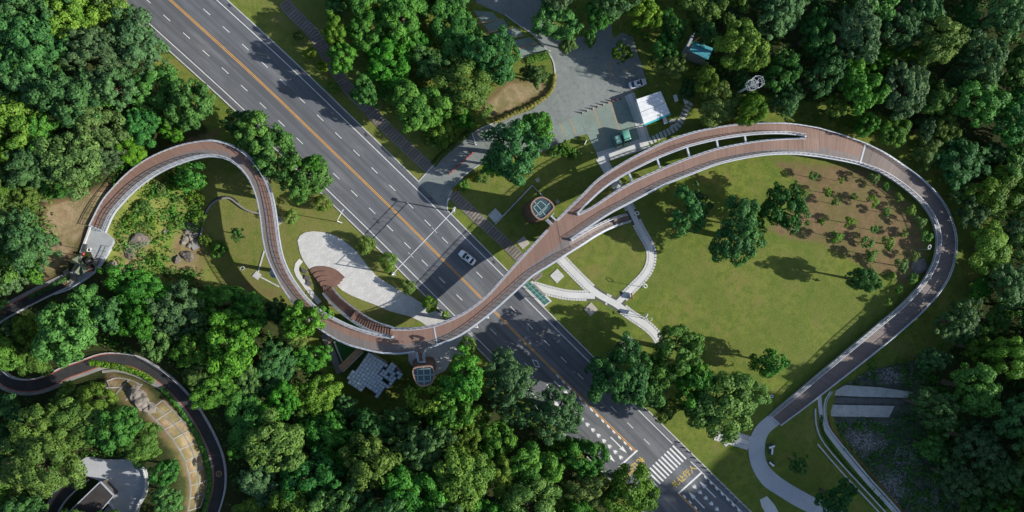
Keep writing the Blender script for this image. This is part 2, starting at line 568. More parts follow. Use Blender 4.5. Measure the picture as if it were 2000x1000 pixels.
CL = [P(*p) for p in cr([(235, -90), (335, 2), (500, 152), (640, 286), (770, 412), (862, 504), (928, 570), (1017, 660), (1130, 772), (1240, 880), (1345, 983), (1450, 1086)], 12)]
CL = resample(CL, 220)
SL = [0.0]
for i in range(len(CL) - 1):
    SL.append(SL[-1] + (CL[i + 1] - CL[i]).length)
NRM = normals(CL)                                  # to the upper right side
def road_pt(s, tt, z):
    i = min(len(SL) - 2, max(0, int(np.searchsorted(SL, s)) - 1))
    u = (s - SL[i]) / (SL[i + 1] - SL[i])
    p = CL[i].lerp(CL[i + 1], u)
    nn = NRM[i].lerp(NRM[i + 1], u).normalized()
    return Vector((p.x + nn.x * tt, p.y + nn.y * tt, z))
def road_s(px, py):
    q = P(px, py)
    i = min(range(len(CL)), key=lambda k: (CL[k] - q).length)
    d = (CL[min(i + 1, len(CL) - 1)] - CL[max(i - 1, 0)]).normalized()
    return SL[i] + (q - CL[i]).dot(d)
grow = [0.65 * s / SL[-1] for s in SL]
ROADW = 8.9
road = struct(ribbon([p + Vector((0, 0, 0.01)) for p in offset(CL, [ROADW + g for g in grow])], [p + Vector((0, 0, 0.01)) for p in offset(CL, [-ROADW - g for g in grow])], 0.3, 'road', ASPH))

def line(s0, s1, t0, w, mat, name, z=0.018, tg=0.0, step=2.0):
    n = max(2, int((s1 - s0) / step))
    b = MB()
    L, Q = [], []
    for i in range(n + 1):
        s = s0 + (s1 - s0) * i / n
        tt = t0 + tg * s / SL[-1]
        L.append(road_pt(s, tt + w / 2, z)); Q.append(road_pt(s, tt - w / 2, z))
    vs = L + Q
    b.add(vs, [(n + 1 + i, n + 2 + i, i + 1, i) for i in range(n)])
    return b.build(name, mat, road)
SEND, SEND2 = road_s(1242, 880), road_s(1327, 964)
line(0, SEND, 0.17, 0.16, YPAINT, 'yellow_centre_line')
line(0, SEND, -0.17, 0.16, YPAINT, 'yellow_centre_line')
line(SEND2, SL[-1], 0.12, 0.14, YPAINT, 'yellow_centre_line')
line(SEND2, SL[-1], -0.12, 0.14, YPAINT, 'yellow_centre_line')
XW0, XW1 = road_s(1312, 868), road_s(1348, 902)
line(0, XW0, 7.35, 0.17, PAINT, 'white_edge_line', tg=0.75)
line(XW1, SL[-1], 7.35, 0.17, PAINT, 'white_edge_line', tg=0.75)
line(0, road_s(1090, 735), -7.45, 0.17, PAINT, 'white_edge_line', tg=-0.5)
line(road_s(1240, 880), SL[-1], -7.45, 0.17, PAINT, 'white_edge_line', tg=-0.5)
for side, ref, s_end in ((-1, (327, 34), road_s(1050, 735)), (1, (404, 23), SL[-1])):
    s = road_s(*ref) % 6.03
    while s < s_end:
        if not (side > 0 and XW0 - 3 < s < XW1 + 1.5) and not (side > 0 and s > road_s(1330, 960)):
            line(s - 1.05, s + 1.05, side * 3.72, 0.15, PAINT, 'lane_dash')
        s += 6.03

def flat(pts, mat, name, z=0.020, parent=None):
    b = MB()
    pts = [P(x, y, z) for x, y in pts]
    ar = sum(pts[i - 1].x * pts[i].y - pts[i].x * pts[i - 1].y for i in range(len(pts)))
    if ar < 0:
        pts = pts[::-1]
    for tri in tessellate_polygon([[Vector((p.x, p.y, 0)) for p in pts]]):
        a, bb, c = (pts[i] for i in tri)
        tri = tri if (bb.x - a.x) * (c.y - a.y) - (bb.y - a.y) * (c.x - a.x) > 0 else tri[::-1]
        b.add([pts[i] for i in tri], [(0, 1, 2)])
    return b.build(name, mat, parent or road)

def oriented(c, ang, shape):
    """shape in survey pixels, x along ang"""
    ca, sa = math.cos(ang), math.sin(ang)
    return [(c[0] + x * ca - y * sa, c[1] + x * sa + y * ca) for x, y in shape]
for i in range(16):                                # zebra crossing
    x0_, y0_, x1_, y1_ = 1314.1 - 5.58 * i, 870.4 + 5.4 * i, 1340 - 5.58 * i, 896.5 + 5.4 * i
    a = math.atan2(y1_ - y0_, x1_ - x0_)
    flat(oriented(((x0_ + x1_) / 2, (y0_ + y1_) / 2), a, [(-18.4, -1.55), (18.4, -1.55), (18.4, 1.55), (-18.4, 1.55)]), PAINT, 'crossing_bar')
def bar(p, q, w, name, mat=None):
    a = math.atan2(q[1] - p[1], q[0] - p[0]); l = math.hypot(q[0] - p[0], q[1] - p[1]) / 2
    flat(oriented(((p[0] + q[0]) / 2, (p[1] + q[1]) / 2), a, [(-l, -w / 2), (l, -w / 2), (l, w / 2), (-l, w / 2)]), mat or PAINT, name)
bar((1245, 879.5), (1209, 912), 3.2, 'stop_line')
bar((1371, 922.5), (1325, 964), 3.2, 'stop_line')
ARROW = [(-22, -1.0), (8, -1.0), (6, -4.2), (23, 0), (6, 4.2), (8, 1.0), (-22, 1.0)]
for tail, tip in (((1082, 744), (1114, 776)), ((1192, 853), (1224.5, 885)), ((1066, 765), (1094, 797)), ((1171, 873), (1199, 900)), ((1399, 973), (1366, 940)), ((1376.5, 993), (1345, 961))):
    a = math.atan2(tip[1] - tail[1], tip[0] - tail[0])
    flat(oriented(((tail[0] + tip[0]) / 2, (tail[1] + tip[1]) / 2), a, ARROW), PAINT, 'lane_arrow')
FISH = [(-5.2, -0.5), (-1.5, -0.5), (-4.6, -3.3), (0.8, -3.3), (4.0, -0.5), (5.2, -0.5), (5.2, 0.5), (4.0, 0.5), (0.8, 3.3), (-4.6, 3.3), (-1.5, 0.5), (-5.2, 0.5)]
for i in range(14):
    flat(oriented((1071 + 10.87 * i, 754 + 10.7 * i), R(44.5 + 180), FISH), PAINT, 'fishbone_mark')
for i in range(7):
    flat(oriented((1357 + 10.9 * i, 951 + 10.9 * i), R(44.5), FISH), PAINT, 'fishbone_mark')
TRAP = [(-4.6, -1.6), (2.6, -1.6), (4.6, 1.6), (-2.6, 1.6)]
for i in range(14):
    flat(oriented((1089.5 + 10.95 * i, 735 + 10.85 * i), R(44.5), TRAP), PAINT, 'slow_down_mark')
for i in range(5):
    flat(oriented((1337 + 10.9 * i, 970 + 10.9 * i), R(44.5), TRAP), PAINT, 'slow_down_mark')
for i in range(9):
    flat(oriented((1378 + 10.8 * i, 932.5 + 10.7 * i), R(44.5), [(-x, -y) for x, y in TRAP]), PAINT, 'slow_down_mark')
def outline(pts, w, name):
    n = len(pts)
    b = MB()
    c = Vector((sum(p[0] for p in pts) / n, sum(p[1] for p in pts) / n, 0))
    o_ = [P(x, y, 0.02) for x, y in pts]
    i_ = [P(c.x + (x - c.x) * w, c.y + (y - c.y) * w, 0.02) for x, y in pts]
    b.add(o_ + i_, [(k, n + k, n + (k + 1) % n, (k + 1) % n) for k in range(n)])
    b.build(name, PAINT, road)
outline([(1038.4, 702), (1049, 704), (1054.7, 718), (1045.6, 716.4)], 0.72, 'diamond_mark')
outline([(1018.7, 723), (1029, 725.3), (1034.3, 738), (1023.5, 735)], 0.72, 'diamond_mark')
outline([(922, 638), (930, 630), (935, 641)], 0.6, 'triangle_mark')
outline([(943, 620), (951, 611), (956, 622)], 0.6, 'triangle_mark')
STROKES = {
    'li': [[(.2, .95), (.3, .84)], [(.06, .72), (.42, .72), (.06, .38)], [(.25, .56), (.25, .0)], [(.3, .48), (.44, .36)], [(.6, .94), (.6, .14), (.68, .04), (.92, .04), (.95, .24)]],
    'rang': [[(.12, .94), (.25, .80)], [(.03, .6), (.22, .6), (.22, .1), (.36, .24)], [(.63, .94), (.63, .06)], [(.63, .54), (.9, .54)], [(.4, .06), (.98, .06)]],
    'xing': [[(.32, .97), (.06, .72)], [(.34, .7), (.03, .4)], [(.21, .56), (.21, .0)], [(.46, .86), (.92, .86)], [(.42, .58), (.98, .58)], [(.72, .58), (.72, .04), (.58, .1)]],
    'ren': [[(.5, .97), (.46, .6), (.06, .02)], [(.48, .64), (.94, .02)]]}
def painted_char(key, c, size, ang):
    """ang: direction of reading in survey pixels; characters are stretched along the road as road lettering is"""
    b = MB()
    rx, ry_ = math.cos(ang), math.sin(ang)
    ux, uy = ry_, -rx                               # upwards of the character, 90 degrees anticlockwise on screen
    w = 0.066
    for st in STROKES[key]:
        for (ax, ay), (bx, by) in zip(st[:-1], st[1:]):
            dx, dy = bx - ax, by - ay
            l = math.hypot(dx, dy); dx, dy = dx / l * w, dy / l * w
            q = []
            for x, y in ((ax - dx * .7 - dy, ay - dy * .7 + dx), (ax - dx * .7 + dy, ay - dy * .7 - dx), (bx + dx * .7 + dy, by + dy * .7 - dx), (bx + dx * .7 - dy, by + dy * .7 + dx)):
                x, y = (x - .5) * size, (y - .5) * size
                q.append(P(c[0] + x * rx + y * ux, c[1] + x * ry_ + y * uy, 0.020 + 0.0006 * len(b.f)))
            b.add(q, [(0, 1, 2, 3)])
    b.build('painted_character', YCHAR, road)
for key, c in (('li', (1319.5, 944)), ('rang', (1330.5, 934.5)), ('xing', (1341, 924.5)), ('ren', (1352, 915.0))):
    painted_char(key, c, 13.5, R(-42))
for key, c in (('li', (1251.5, 900)), ('rang', (1240.5, 910.5)), ('xing', (1231, 921)), ('ren', (1221, 931))):
    painted_char(key, c, 13.5, R(138))
# kerbs, split where the side road joins
J0, J1 = road_s(815, 357), road_s(872, 414)
def kerb(s0, s1, tt, g):
    n = int((s1 - s0) / 1.5)
    pts = [road_pt(s0 + (s1 - s0) * i / n, tt + g * (s0 + (s1 - s0) * i / n) / SL[-1], 0.0) for i in range(n + 1)]
    return MB().sweep(pts, -0.14, 0.14, -0.1, 0.13).build('kerb', KERB, road)
kerb(0, J0, ROADW + 0.14, 0.65)
kerb(J1, SL[-1], ROADW + 0.14, 0.65)
kerb(0, SL[-1], -ROADW - 0.14, -0.65)
for s in np.arange(4, SL[-1], 22):                 # drain covers in the gutter
    p = road_pt(s, 8.5, 0.016)
    a = math.atan2(NRM[60].y, NRM[60].x)
    MB().box((p.x, p.y, 0.012), (0.5, 0.9, 0.02), a).build('drain_cover', DSTEEL, road)
# ------------------------------------------------------------------ side road and car park
PARKM, t = base('worn_car_park_concrete', 0.9, 0, 0.2)
n, nf, nb = t.noise(0.12, 6, 0.7, dist=0.8), t.noise(1.2, 6, 0.75), t.noise(0.5, 5, 0.7)
c = t.mix(t.step(n, 0.36, 0.64), (0.21, 0.225, 0.21), (0.155, 0.175, 0.165))
c = t.mix(t.math('MULTIPLY', t.step(nf, 0.5, 0.75), 0.6), c, (0.10, 0.105, 0.095))
c = t.mix(t.math('MULTIPLY', t.step(nb, 0.58, 0.7), 0.5), c, (0.25, 0.24, 0.21))
t.set(t.b.inputs['Base Color'], c)
st_ = t.noise(0.35, 3, 0.8, dist=2.0)
c = t.mix(t.math('MULTIPLY', t.step(st_, 0.57, 0.66), 0.45), c, (0.085, 0.09, 0.085))
t.set(t.b.inputs['Base Color'], c)
t.bump(t.noise(6, 4, 0.7), 0.3, 0.03)
BAYM, t = base('green_grey_bay_paving', 0.9, 0, 0.2)
n, nf = t.noise(0.3, 6, 0.7, dist=0.6), t.noise(2.2, 6, 0.8)
c = t.mix(t.step(n, 0.38, 0.62), (0.19, 0.245, 0.21), (0.165, 0.20, 0.175))
c = t.mix(t.math('MULTIPLY', t.step(nf, 0.5, 0.72), 0.7), c, (0.09, 0.10, 0.085))
t.set(t.b.inputs['Base Color'], c)
t.bump(nf, 0.3, 0.03)

def plate(poly, z1, name, mat, parent=None, th=0.15, smooth_step=None):
    pts = cr(poly, smooth_step, True) if smooth_step else poly
    return MB().slab([P(x, y, 0.0) for x, y in pts], z1 - th, z1).build(name, mat, parent)

park = struct(plate([(890, -60), (1040, -60), (1075, 40), (1120, 75), (1150, 66), (1150, 10), (1190, 10), (1197, 76), (1215, 63), (1236, 72), (1242, 96), (1254, 130), (1264, 165), (1236, 178), (1262, 286), (1172, 312), (1146, 262), (1138, 260), (1100, 278), (1060, 296), (1000, 300), (942, 318), (905, 345), (884, 372), (876, 395), (873, 416), (868, 411), (840, 380), (816, 357), (840, 328), (880, 288), (930, 254), (980, 234), (1040, 214), (1068, 186), (1078, 165), (1082, 145), (1080, 122), (1072, 104), (1040, 68), (985, 30), (930, 5)], 0.02, 'car_park', PARKM))
bays = []
for poly in ([(1146, 262), (1128, 224), (1197, 197), (1238, 180), (1262, 284), (1172, 310)], [(1100, 276), (1084, 246), (1127, 225), (1144, 262)]):
    bays.append(plate(poly, 0.026, 'bay_paving', BAYM, park, 0.02))
for poly in ([(925, 20), (962, 24), (975, 40), (942, 46)], [(943, 48), (984, 38), (995, 55), (958, 64)], [(962, 66), (1010, 54), (1025, 70), (985, 80)], [(985, 83), (1035, 72), (1050, 84), (1012, 94)], [(1012, 96), (1052, 86), (1068, 98), (1018, 110)]):
    plate(poly, 0.026, 'bay_paving', BAYM, park, 0.02)
BAYLINE = M('orange_bay_line', (0.42, 0.26, 0.14), (0.26, 0.19, 0.12), 1.0, 0.85, fine=7.0)
def gline(pts, w, name, mat, parent, z=0.034, th=0.01):
    pts = [P(x, y, 0.0) for x, y in pts]
    return MB().sweep(pts, -w / 2, w / 2, z - th, z).build(name, mat, parent)
for a, b_ in (((1160, 213), (1188, 292)), ((1192, 199), (1210, 258)), ((1212, 258), (1217, 268)), ((1112, 232), (1126, 266)), ((1093, 240), (1104, 268)),
              ((925, 47), (982, 37)), ((944, 65), (1000, 55)), ((962, 82), (1020, 70)), ((1012, 95), (1052, 84)), ((1216, 140), (1240, 132)), ((1190, 118), (1196, 150))):
    gline([a, b_], 0.28, 'bay_line', BAYLINE, park)
gline([(1018, 112), (1075, 99)], 0.35, 'bay_kerb', KERB, park, 0.10, 0.12)
gline(cr([(1072, 103), (1081, 122), (1084, 145), (1080, 165), (1070, 187), (1050, 202), (1030, 214), (1000, 226), (965, 240), (930, 256), (880, 290), (842, 328)], 6), 0.30, 'bay_kerb', KERB, park, 0.10, 0.12)
gline(cr([(986, 28), (1015, 50), (1045, 70), (1072, 103)], 6), 0.22, 'bay_kerb', KERB, park, 0.05, 0.05)
gline(cr([(874, 414), (874, 392), (884, 370), (905, 344), (942, 318)], 6), 0.28, 'bay_kerb', KERB, park, 0.10, 0.12)
gline([(817, 355), (842, 328)], 0.25, 'bay_kerb', KERB, park, 0.10, 0.12)
plate([(868, 385), (890, 350), (897, 345), (905, 350), (885, 376), (876, 394)], 0.030, 'bay_paving', M('apron_concrete', (0.24, 0.25, 0.235), (0.19, 0.2, 0.19), 0.5, 0.9, fine=5.0), park, 0.02)

# ------------------------------------------------------------------ plain paths
def strip(pts_px, w, z, name, mat, parent=None, th=0.12, on_ground=False, step=8, kind=True):
    pts = cr(pts_px, step)
    pts = [G(x, y, z) for x, y in pts] if on_ground else [P(x, y, z) for x, y in pts]
    n = max(2, int(length(pts) / 1.2))
    pts = resample(pts, n)
    w = w if isinstance(w, tuple) else (w / 2, -w / 2)
    o = ribbon(offset(pts, w[0]), offset(pts, w[1]), th, name, mat, parent)
    if kind and not parent:
        struct(o)
    return o, pts

def paver_path(pts_px, name_label=None, core=1.45, total=2.75, z=0.03):
    o, pts = strip(pts_px, core, z, 'path', WHITEPAVE)
    L = length(pts)
    pts = resample(pts, int(L / 0.68) + 1)
    ns = normals(pts)
    b = MB()
    hw = (total - core) / 2 - 0.06
    for i in range(len(pts) - 1):
        mid = (pts[i] + pts[i + 1]) / 2
        d = pts[i + 1] - pts[i]
        a = math.atan2(d.y, d.x)
        nn = Vector((-d.y, d.x, 0)).normalized()
        for sgn in (1, -1):
            c = mid + nn * sgn * (core / 2 + 0.07 + hw / 2)
            if any((Vector(p[0]) - c).length < p[1] for p in NOPAVE):
                continue
            b.box((c.x, c.y, z - 0.035 + random.uniform(-0.006, 0.006)), (d.length - 0.075, hw, 0.09), a + random.uniform(-.02, .02))
    e = b.build('edge_pavers', PAVER, o)
    e['kind'] = 'stuff'
    g = MB().sweep(pts, -total / 2, total / 2, -0.10, -0.045).build('bedding', M('dark_joint_bedding', (0.10, 0.10, 0.085), (0.06, 0.065, 0.045), 2.0), o)
    return o
NOPAVE = [(P(1203, 593), 2.3), (P(1166, 577), 2.6), (P(1232, 418), 1.6)]
paver_path([(1084, 494), (1096, 506), (1133, 544), (1164, 572), (1203.5, 594), (1230, 614), (1263, 636), (1283, 656), (1296, 682)], core=1.6)
NOPAVE = [(P(1172, 577), 3.6), (P(1150, 560), 1.2)]
paver_path([(1041, 559), (1076, 569), (1109, 576), (1142, 577.5), (1162, 578)], core=1.5, total=2.6, z=0.036)
NOPAVE = [(P(1203, 593), 3.0), (P(1232, 424), 2.2)]
paver_path([(1206, 592), (1219, 579), (1241, 557), (1258.5, 539), (1269.5, 520), (1273, 498), (1268, 478), (1250, 447), (1236, 418), (1222, 392), (1206, 364), (1190, 336), (1176, 312)], core=1.4, total=2.6, z=0.042)
NOPAVE = []
paver_path([(1168, 309), (1200, 299), (1235, 288), (1266, 277)], core=1.6, total=2.9, z=0.05)
paver_path([(1262, 280), (1250, 240), (1238, 205), (1229, 184)], core=1.3, total=2.6, z=0.058)
plate([(1164, 312), (1184, 305), (1192, 330), (1180, 336)], 0.066, 'landing_slab', WHITEPAVE, park, 0.1)
# stepping slabs from the car park to the woods, each slab a piece
sp = struct(obj('stepping_path', None))
pts = [P(x, y, 0.0) for x, y in cr([(1271, 275), (1290, 265), (1308, 256), (1322, 247), (1332, 232), (1340, 214), (1347, 202)], 4)]
pts = resample(pts, int(length(pts) / 0.98))
slab_me = MB().box((0, 0, 0), (0.72, 1.75, 0.1)).mesh('slab', PAVER)
for i, p in enumerate(pts):
    q = pts[min(i + 1, len(pts) - 1)] - pts[max(i - 1, 0)]
    o = obj('slab', slab_me, sp)
    o.location = (p.x, p.y, 0.01 + random.uniform(-.015, .015))
    o.rotation_euler = (0, 0, math.atan2(q.y, q.x) + random.uniform(-.05, .05))
for px, py in ((1316, 245), (1313, 236)):
    o = obj('slab', slab_me, sp)
    p = P(px, py); o.location = (p.x, p.y, 0.012); o.rotation_euler = (0, 0, R(-70))
# curved pale walkway that leaves the low end of the bridge
wl = cr([(1504, 809), (1483, 826), (1470, 844), (1462, 870), (1464, 896), (1473, 922), (1491, 948), (1517, 966), (1551, 987), (1582, 1003), (1660, 1045)], 6)
wr_ = cr([(1521, 830), (1504, 844), (1495, 862), (1494, 886), (1499, 906), (1512, 922), (1540, 943), (1577, 964), (1603, 977), (1632, 990), (1690, 1020)], 6)
COOLPAVE = M('smooth_pale_walkway', (0.46, 0.47, 0.48), (0.38, 0.39, 0.41), 0.2, 0.75, fine=4.0, bump=0.08)
wl = resample([P(p[0], p[1], 0.05) for p in wl], 90); wr_ = resample([P(p[0], p[1], 0.05) for p in wr_], 90)
walkway = struct(ribbon(wl, wr_, 0.2, 'walkway', COOLPAVE))
NOPAVE = []
paver_path([(1398, 846), (1415, 851), (1436, 857), (1464, 866)], core=1.3, total=3.6, z=0.045)
struct(plate([(1484, 976), (1498, 969), (1512, 985), (1526, 1010), (1500, 1010), (1488, 990)], 0.04, 'path', WHITEPAVE))

# white plaza below the stairs
PLAZA = [(581, 470), (586, 460), (596, 454), (612, 451.6), (628, 453), (646, 457), (664, 465), (680, 477), (696, 490), (708, 506), (720, 522), (734, 538), (752, 550), (778, 566), (800, 577), (820, 590), (842, 604), (862, 612), (884, 624), (906, 640), (932, 660), (915, 690), (882, 702), (870, 724), (846, 736), (812, 724), (798, 706), (797, 690), (822, 676), (838, 640), (820, 627), (800, 618), (762, 608), (735, 596), (708, 586), (686, 577), (668, 567), (656, 556), (674, 541), (650, 545), (625, 540), (606, 528), (598, 517), (592, 508), (586, 494)]
PLZM, t = base('white_stone_plaza', 0.75, 0, 0.3)
br = t.new('ShaderNodeTexBrick')
br.inputs['Scale'].default_value = 0.8; br.inputs['Mortar Size'].default_value = 0.02; br.inputs['Brick Width'].default_value = 0.9; br.inputs['Row Height'].default_value = 0.45
for k, cc in (('Color1', (0.52, 0.51, 0.49)), ('Color2', (0.43, 0.425, 0.41)), ('Mortar', (0.30, 0.30, 0.285))):
    br.inputs[k].default_value = lin(cc)
mp = t.new('ShaderNodeMapping'); mp.inputs['Rotation'].default_value = (0, 0, R(-40)); t.t.links.new(t.pos(), mp.inputs[0]); t.t.links.new(mp.outputs[0], br.inputs['Vector'])
c = t.mix(t.math('MULTIPLY', t.step(t.noise(0.35, 6, 0.7), 0.45, 0.65), 0.6), br.outputs['Color'], (0.38, 0.37, 0.35))
t.set(t.b.inputs['Base Color'], c)
plaza = struct(MB().slab([P(x, y) for x, y in PLAZA], -0.1, 0.05).build('plaza', PLZM))
strip([(588, 508), (581, 516), (578, 526), (582, 537), (590, 548), (600, 562), (612, 578), (624, 592)], 1.15, 0.04, 'path', WHITEPAVE)
# timber sleeper walks along the road, each sleeper a piece
def boardwalk(pts_px, w):
    root = struct(obj('boardwalk', None))
    pts = [P(x, y, 0.0) for x, y in cr(pts_px, 5)]
    MB().sweep(resample(pts, int(length(pts) / 1.5)), -w / 2, w / 2, -0.1, 0.02).build('walk_bed', M('gravel_bed', (0.15, 0.14, 0.125), (0.09, 0.085, 0.075), 1.5, fine=6.0), root)
    for sgn in (1, -1):
        MB().sweep(resample(offset(pts, sgn * (w / 2 + 0.08)), int(length(pts) / 1.5)), -0.08, 0.08, -0.1, 0.10).build('edge_board', CONC, root)
    n = int(length(pts) / 0.75)
    pp = resample(pts, n)
    me = MB().box((0, 0, 0), (0.50, w - 0.12, 0.12)).mesh('plank', TIMBER)
    ns = normals(pp)
    for p, nn in zip(pp, ns):
        o = obj('plank', me, root)
        o.location = (p.x, p.y, 0.03 + random.uniform(-.012, .012))
        o.rotation_euler = (0, 0, math.atan2(-nn.x, nn.y) + random.uniform(-.015, .015))
    return root
boardwalk([(555, 5), (568.6, 22), (593, 46), (612.6, 66), (626, 88), (643, 114), (659, 141), (676, 167), (698, 191), (720, 214), (765, 260), (800, 293), (838, 328)], 2.5)
boardwalk([(881, 376), (910, 404), (934, 427), (962, 452), (990, 478), (1012, 500), (1035, 523), (1052, 543)], 2.3)

# ------------------------------------------------------------------ footbridge
def deck_mat(name, split, swap=False, warm=(0.215, 0.125, 0.092), cool=(0.160, 0.144, 0.137)):
    m, t = base(name, 0.62, 0, 0.35)
    uvn = t.new('ShaderNodeUVMap'); uvn.uv_map = 'UVMap'
    sx = t.new('ShaderNodeSeparateXYZ'); t.t.links.new(uvn.outputs[0], sx.inputs[0])
    u, v = sx.outputs[0], sx.outputs[1]
    def cell(w):
        k = t.math('FLOOR', t.math('DIVIDE', u, w))
        wn_ = t.new('ShaderNodeTexWhiteNoise', noise_dimensions='2D')
        cc = t.new('ShaderNodeCombineXYZ'); t.t.links.new(k, cc.inputs[0]); t.t.links.new(t.math('GREATER_THAN', v, split), cc.inputs[1])
        t.t.links.new(cc.outputs[0], wn_.inputs['Vector'])
        return wn_.outputs['Value']
    c1, c2 = cell(0.145), cell(2.4)
    side = t.math('GREATER_THAN', v, split)
    col = t.mix(side, warm, cool) if not swap else t.mix(side, cool, warm)
    col = t.mix(t.math('MULTIPLY', c1, 0.42), col, (0.10, 0.072, 0.062))
    col = t.mix(t.math('MULTIPLY', t.math('GREATER_THAN', c2, 0.55), 0.16), col, (0.25, 0.16, 0.125))
    gap = t.math('LESS_THAN', t.math('FRACT', t.math('DIVIDE', u, 0.145)), 0.09)
    col = t.mix(t.math('MULTIPLY', gap, 0.8), col, (0.02, 0.016, 0.014))
    gap2 = t.math('LESS_THAN', t.math('FRACT', t.math('DIVIDE', u, 2.4)), 0.02)
    col = t.mix(t.math('MULTIPLY', gap2, 0.7), col, (0.03, 0.022, 0.02))
    st = t.noise(0.6, 5, 0.7)
    col = t.mix(t.math('MULTIPLY', t.step(st, 0.52, 0.75), 0.35), col, (0.085, 0.075, 0.07))
    t.set(t.b.inputs['Base Color'], col)
    t.set(t.b.inputs['Roughness'], t.math('ADD', t.math('MULTIPLY', c1, 0.25), 0.5))
    return m
D1 = deck_mat('brown_and_grey_decking', 0.52)
D2 = deck_mat('brown_and_grey_decking_wide', 0.62)
D3 = deck_mat('brown_decking', 2.0)
D4 = deck_mat('grey_brown_decking', -1.0, cool=(0.145, 0.117, 0.106))
D5 = deck_mat('brown_and_grey_decking_end', 0.66)

bridge = thing('footbridge', 'long curving brown plank footbridge with pale steel railings, looping over the road', 'footbridge')
def edge(pts):
    return [P(p[0], p[1], p[2]) for p in cr(pts, 5)]
def withz(pts, prof):
    """heights for a traced edge from a height profile given over x,y survey points"""
    out = []
    for p in pts:
        w = [1.0 / ((p[0] - q[0]) ** 2 + (p[1] - q[1]) ** 2 + 400.0) ** 1.5 for q in prof]
        out.append((p[0], p[1], sum(a * q[2] for a, q in zip(w, prof)) / sum(w)))
    return out
PROF = [(190, 447, 8.95), (250, 355, 8.8), (330, 305, 8.65), (400, 290, 8.55), (470, 310, 8.5), (520, 380, 8.4), (528, 460, 8.3), (540, 520, 8.2), (600, 600, 8.1), (690, 655, 8.0), (780, 670, 7.9), (860, 650, 7.8), (960, 590, 7.7), (1040, 505, 7.6), (1100, 455, 7.45), (1160, 400, 7.2), (1235, 360, 6.8), (1320, 310, 6.2), (1400, 285, 5.7), (1480, 268, 5.2), (1560, 270, 4.6), (1640, 285, 3.9), (1700, 305, 3.4), (1770, 345, 2.9), (1820, 400, 2.55), (1847, 470, 2.35), (1830, 540, 2.3), (1780, 605, 2.25), (1700, 668, 2.1), (1640, 715, 1.7), (1580, 765, 1.1), (1512, 820, 0.22)]
def E(pts):
    return edge(withz(pts, PROF))
A_out = E([(175, 440), (200, 392), (225, 362), (250, 337), (280, 315), (310, 299), (350, 284), (390, 275.5), (415, 274), (445, 280), (470, 292), (492, 310), (510, 332), (524, 358), (534, 390), (540, 425), (545, 465), (552, 500), (564, 530), (580, 556), (600, 582), (625, 605), (655, 622), (685, 636), (720, 648), (765, 658)])
A_in = E([(205, 454), (220, 420), (240, 395), (265, 370), (295, 347), (325, 330), (360, 316), (395, 307), (420, 306), (445, 312), (465, 325), (482, 344), (494, 367), (503, 395), (509, 430), (513, 465), (521, 500), (534, 530), (550, 560), (575, 595), (602, 625), (635, 650), (670, 670), (710, 682), (745, 689.5), (765, 691)])
B_up = E([(765, 640.5), (790, 641), (815, 640), (850, 634), (885, 621), (916, 604), (950, 577), (984, 540), (1020, 500), (1076, 440), (1086, 430)])
B_lo = E([(765, 691), (785, 691), (810, 687), (835, 680.5), (860, 672), (900, 655), (940, 627), (970, 603), (1000, 576), (1040, 540), (1072, 520), (1100, 502)])
U_out = E([(1086, 430), (1112, 404), (1136, 381), (1170, 348), (1218, 317), (1261, 294), (1302, 275), (1350, 259), (1395, 249), (1445, 242), (1500, 239.5), (1550, 242), (1600, 250)])
U_in = E([(1127, 419), (1151, 394), (1184, 365), (1218, 343), (1254, 324), (1290, 307), (1326, 293), (1350, 285), (1400, 273), (1455, 264.5), (1500, 261), (1540, 261.5), (1570, 266)])
M_up = E([(1127, 419), (1158, 403), (1194, 379), (1235, 355), (1290, 330), (1326, 315), (1350, 306), (1400, 290), (1455, 279), (1500, 273), (1540, 270.5), (1570, 270)])
M_lo = E([(1114, 469), (1158, 439), (1194, 416), (1230, 397), (1266, 378), (1302, 360), (1350, 341), (1400, 322), (1450, 310), (1500, 302.5), (1550, 301), (1600, 306)])
S1a, S2a, S3a = E([(1091, 452), (1108, 438), (1127, 419)]), E([(1097, 486), (1106, 478), (1114, 469)]), E([(1570, 268), (1586, 271), (1600, 276)])
Ea_up = E([(1600, 250), (1650, 265), (1691, 280)])
Ea_lo = E([(1600, 306), (1650, 315), (1679, 321.5)])
Eb_up = E([(1691, 280), (1725, 297), (1760, 320), (1800, 350), (1830, 381), (1850, 412), (1862, 445), (1866, 472), (1864, 500), (1856, 531), (1840, 562), (1810, 599), (1770, 637), (1720, 679), (1675, 715), (1625, 754), (1575, 793), (1524, 831)])
Eb_lo = E([(1679, 321.5), (1720, 337), (1750, 355), (1780, 378), (1805, 403), (1822, 431), (1830, 460), (1830, 480), (1827, 500), (1820, 520), (1805, 546), (1780, 576), (1750, 605), (1710, 638), (1665, 676), (1600, 730), (1550, 772), (1503, 811)])
SPZ = [(1097, 486, 7.45), (1114, 469, 7.4), (1130, 478, 7.2), (1150, 460, 6.0), (1180, 445, 3.6), (1205, 432, 1.6), (1230, 425, 0.12)]
SP_up = edge([(1114, 469, 7.4), (1146, 449, 6.0), (1180, 432, 3.5), (1204, 422.5, 1.6), (1224, 418, 0.12)])
SP_lo = edge([(1100, 502, 7.45), (1134, 481, 6.6), (1165, 461, 4.8), (1194, 446, 2.5), (1232, 433, 0.12)])

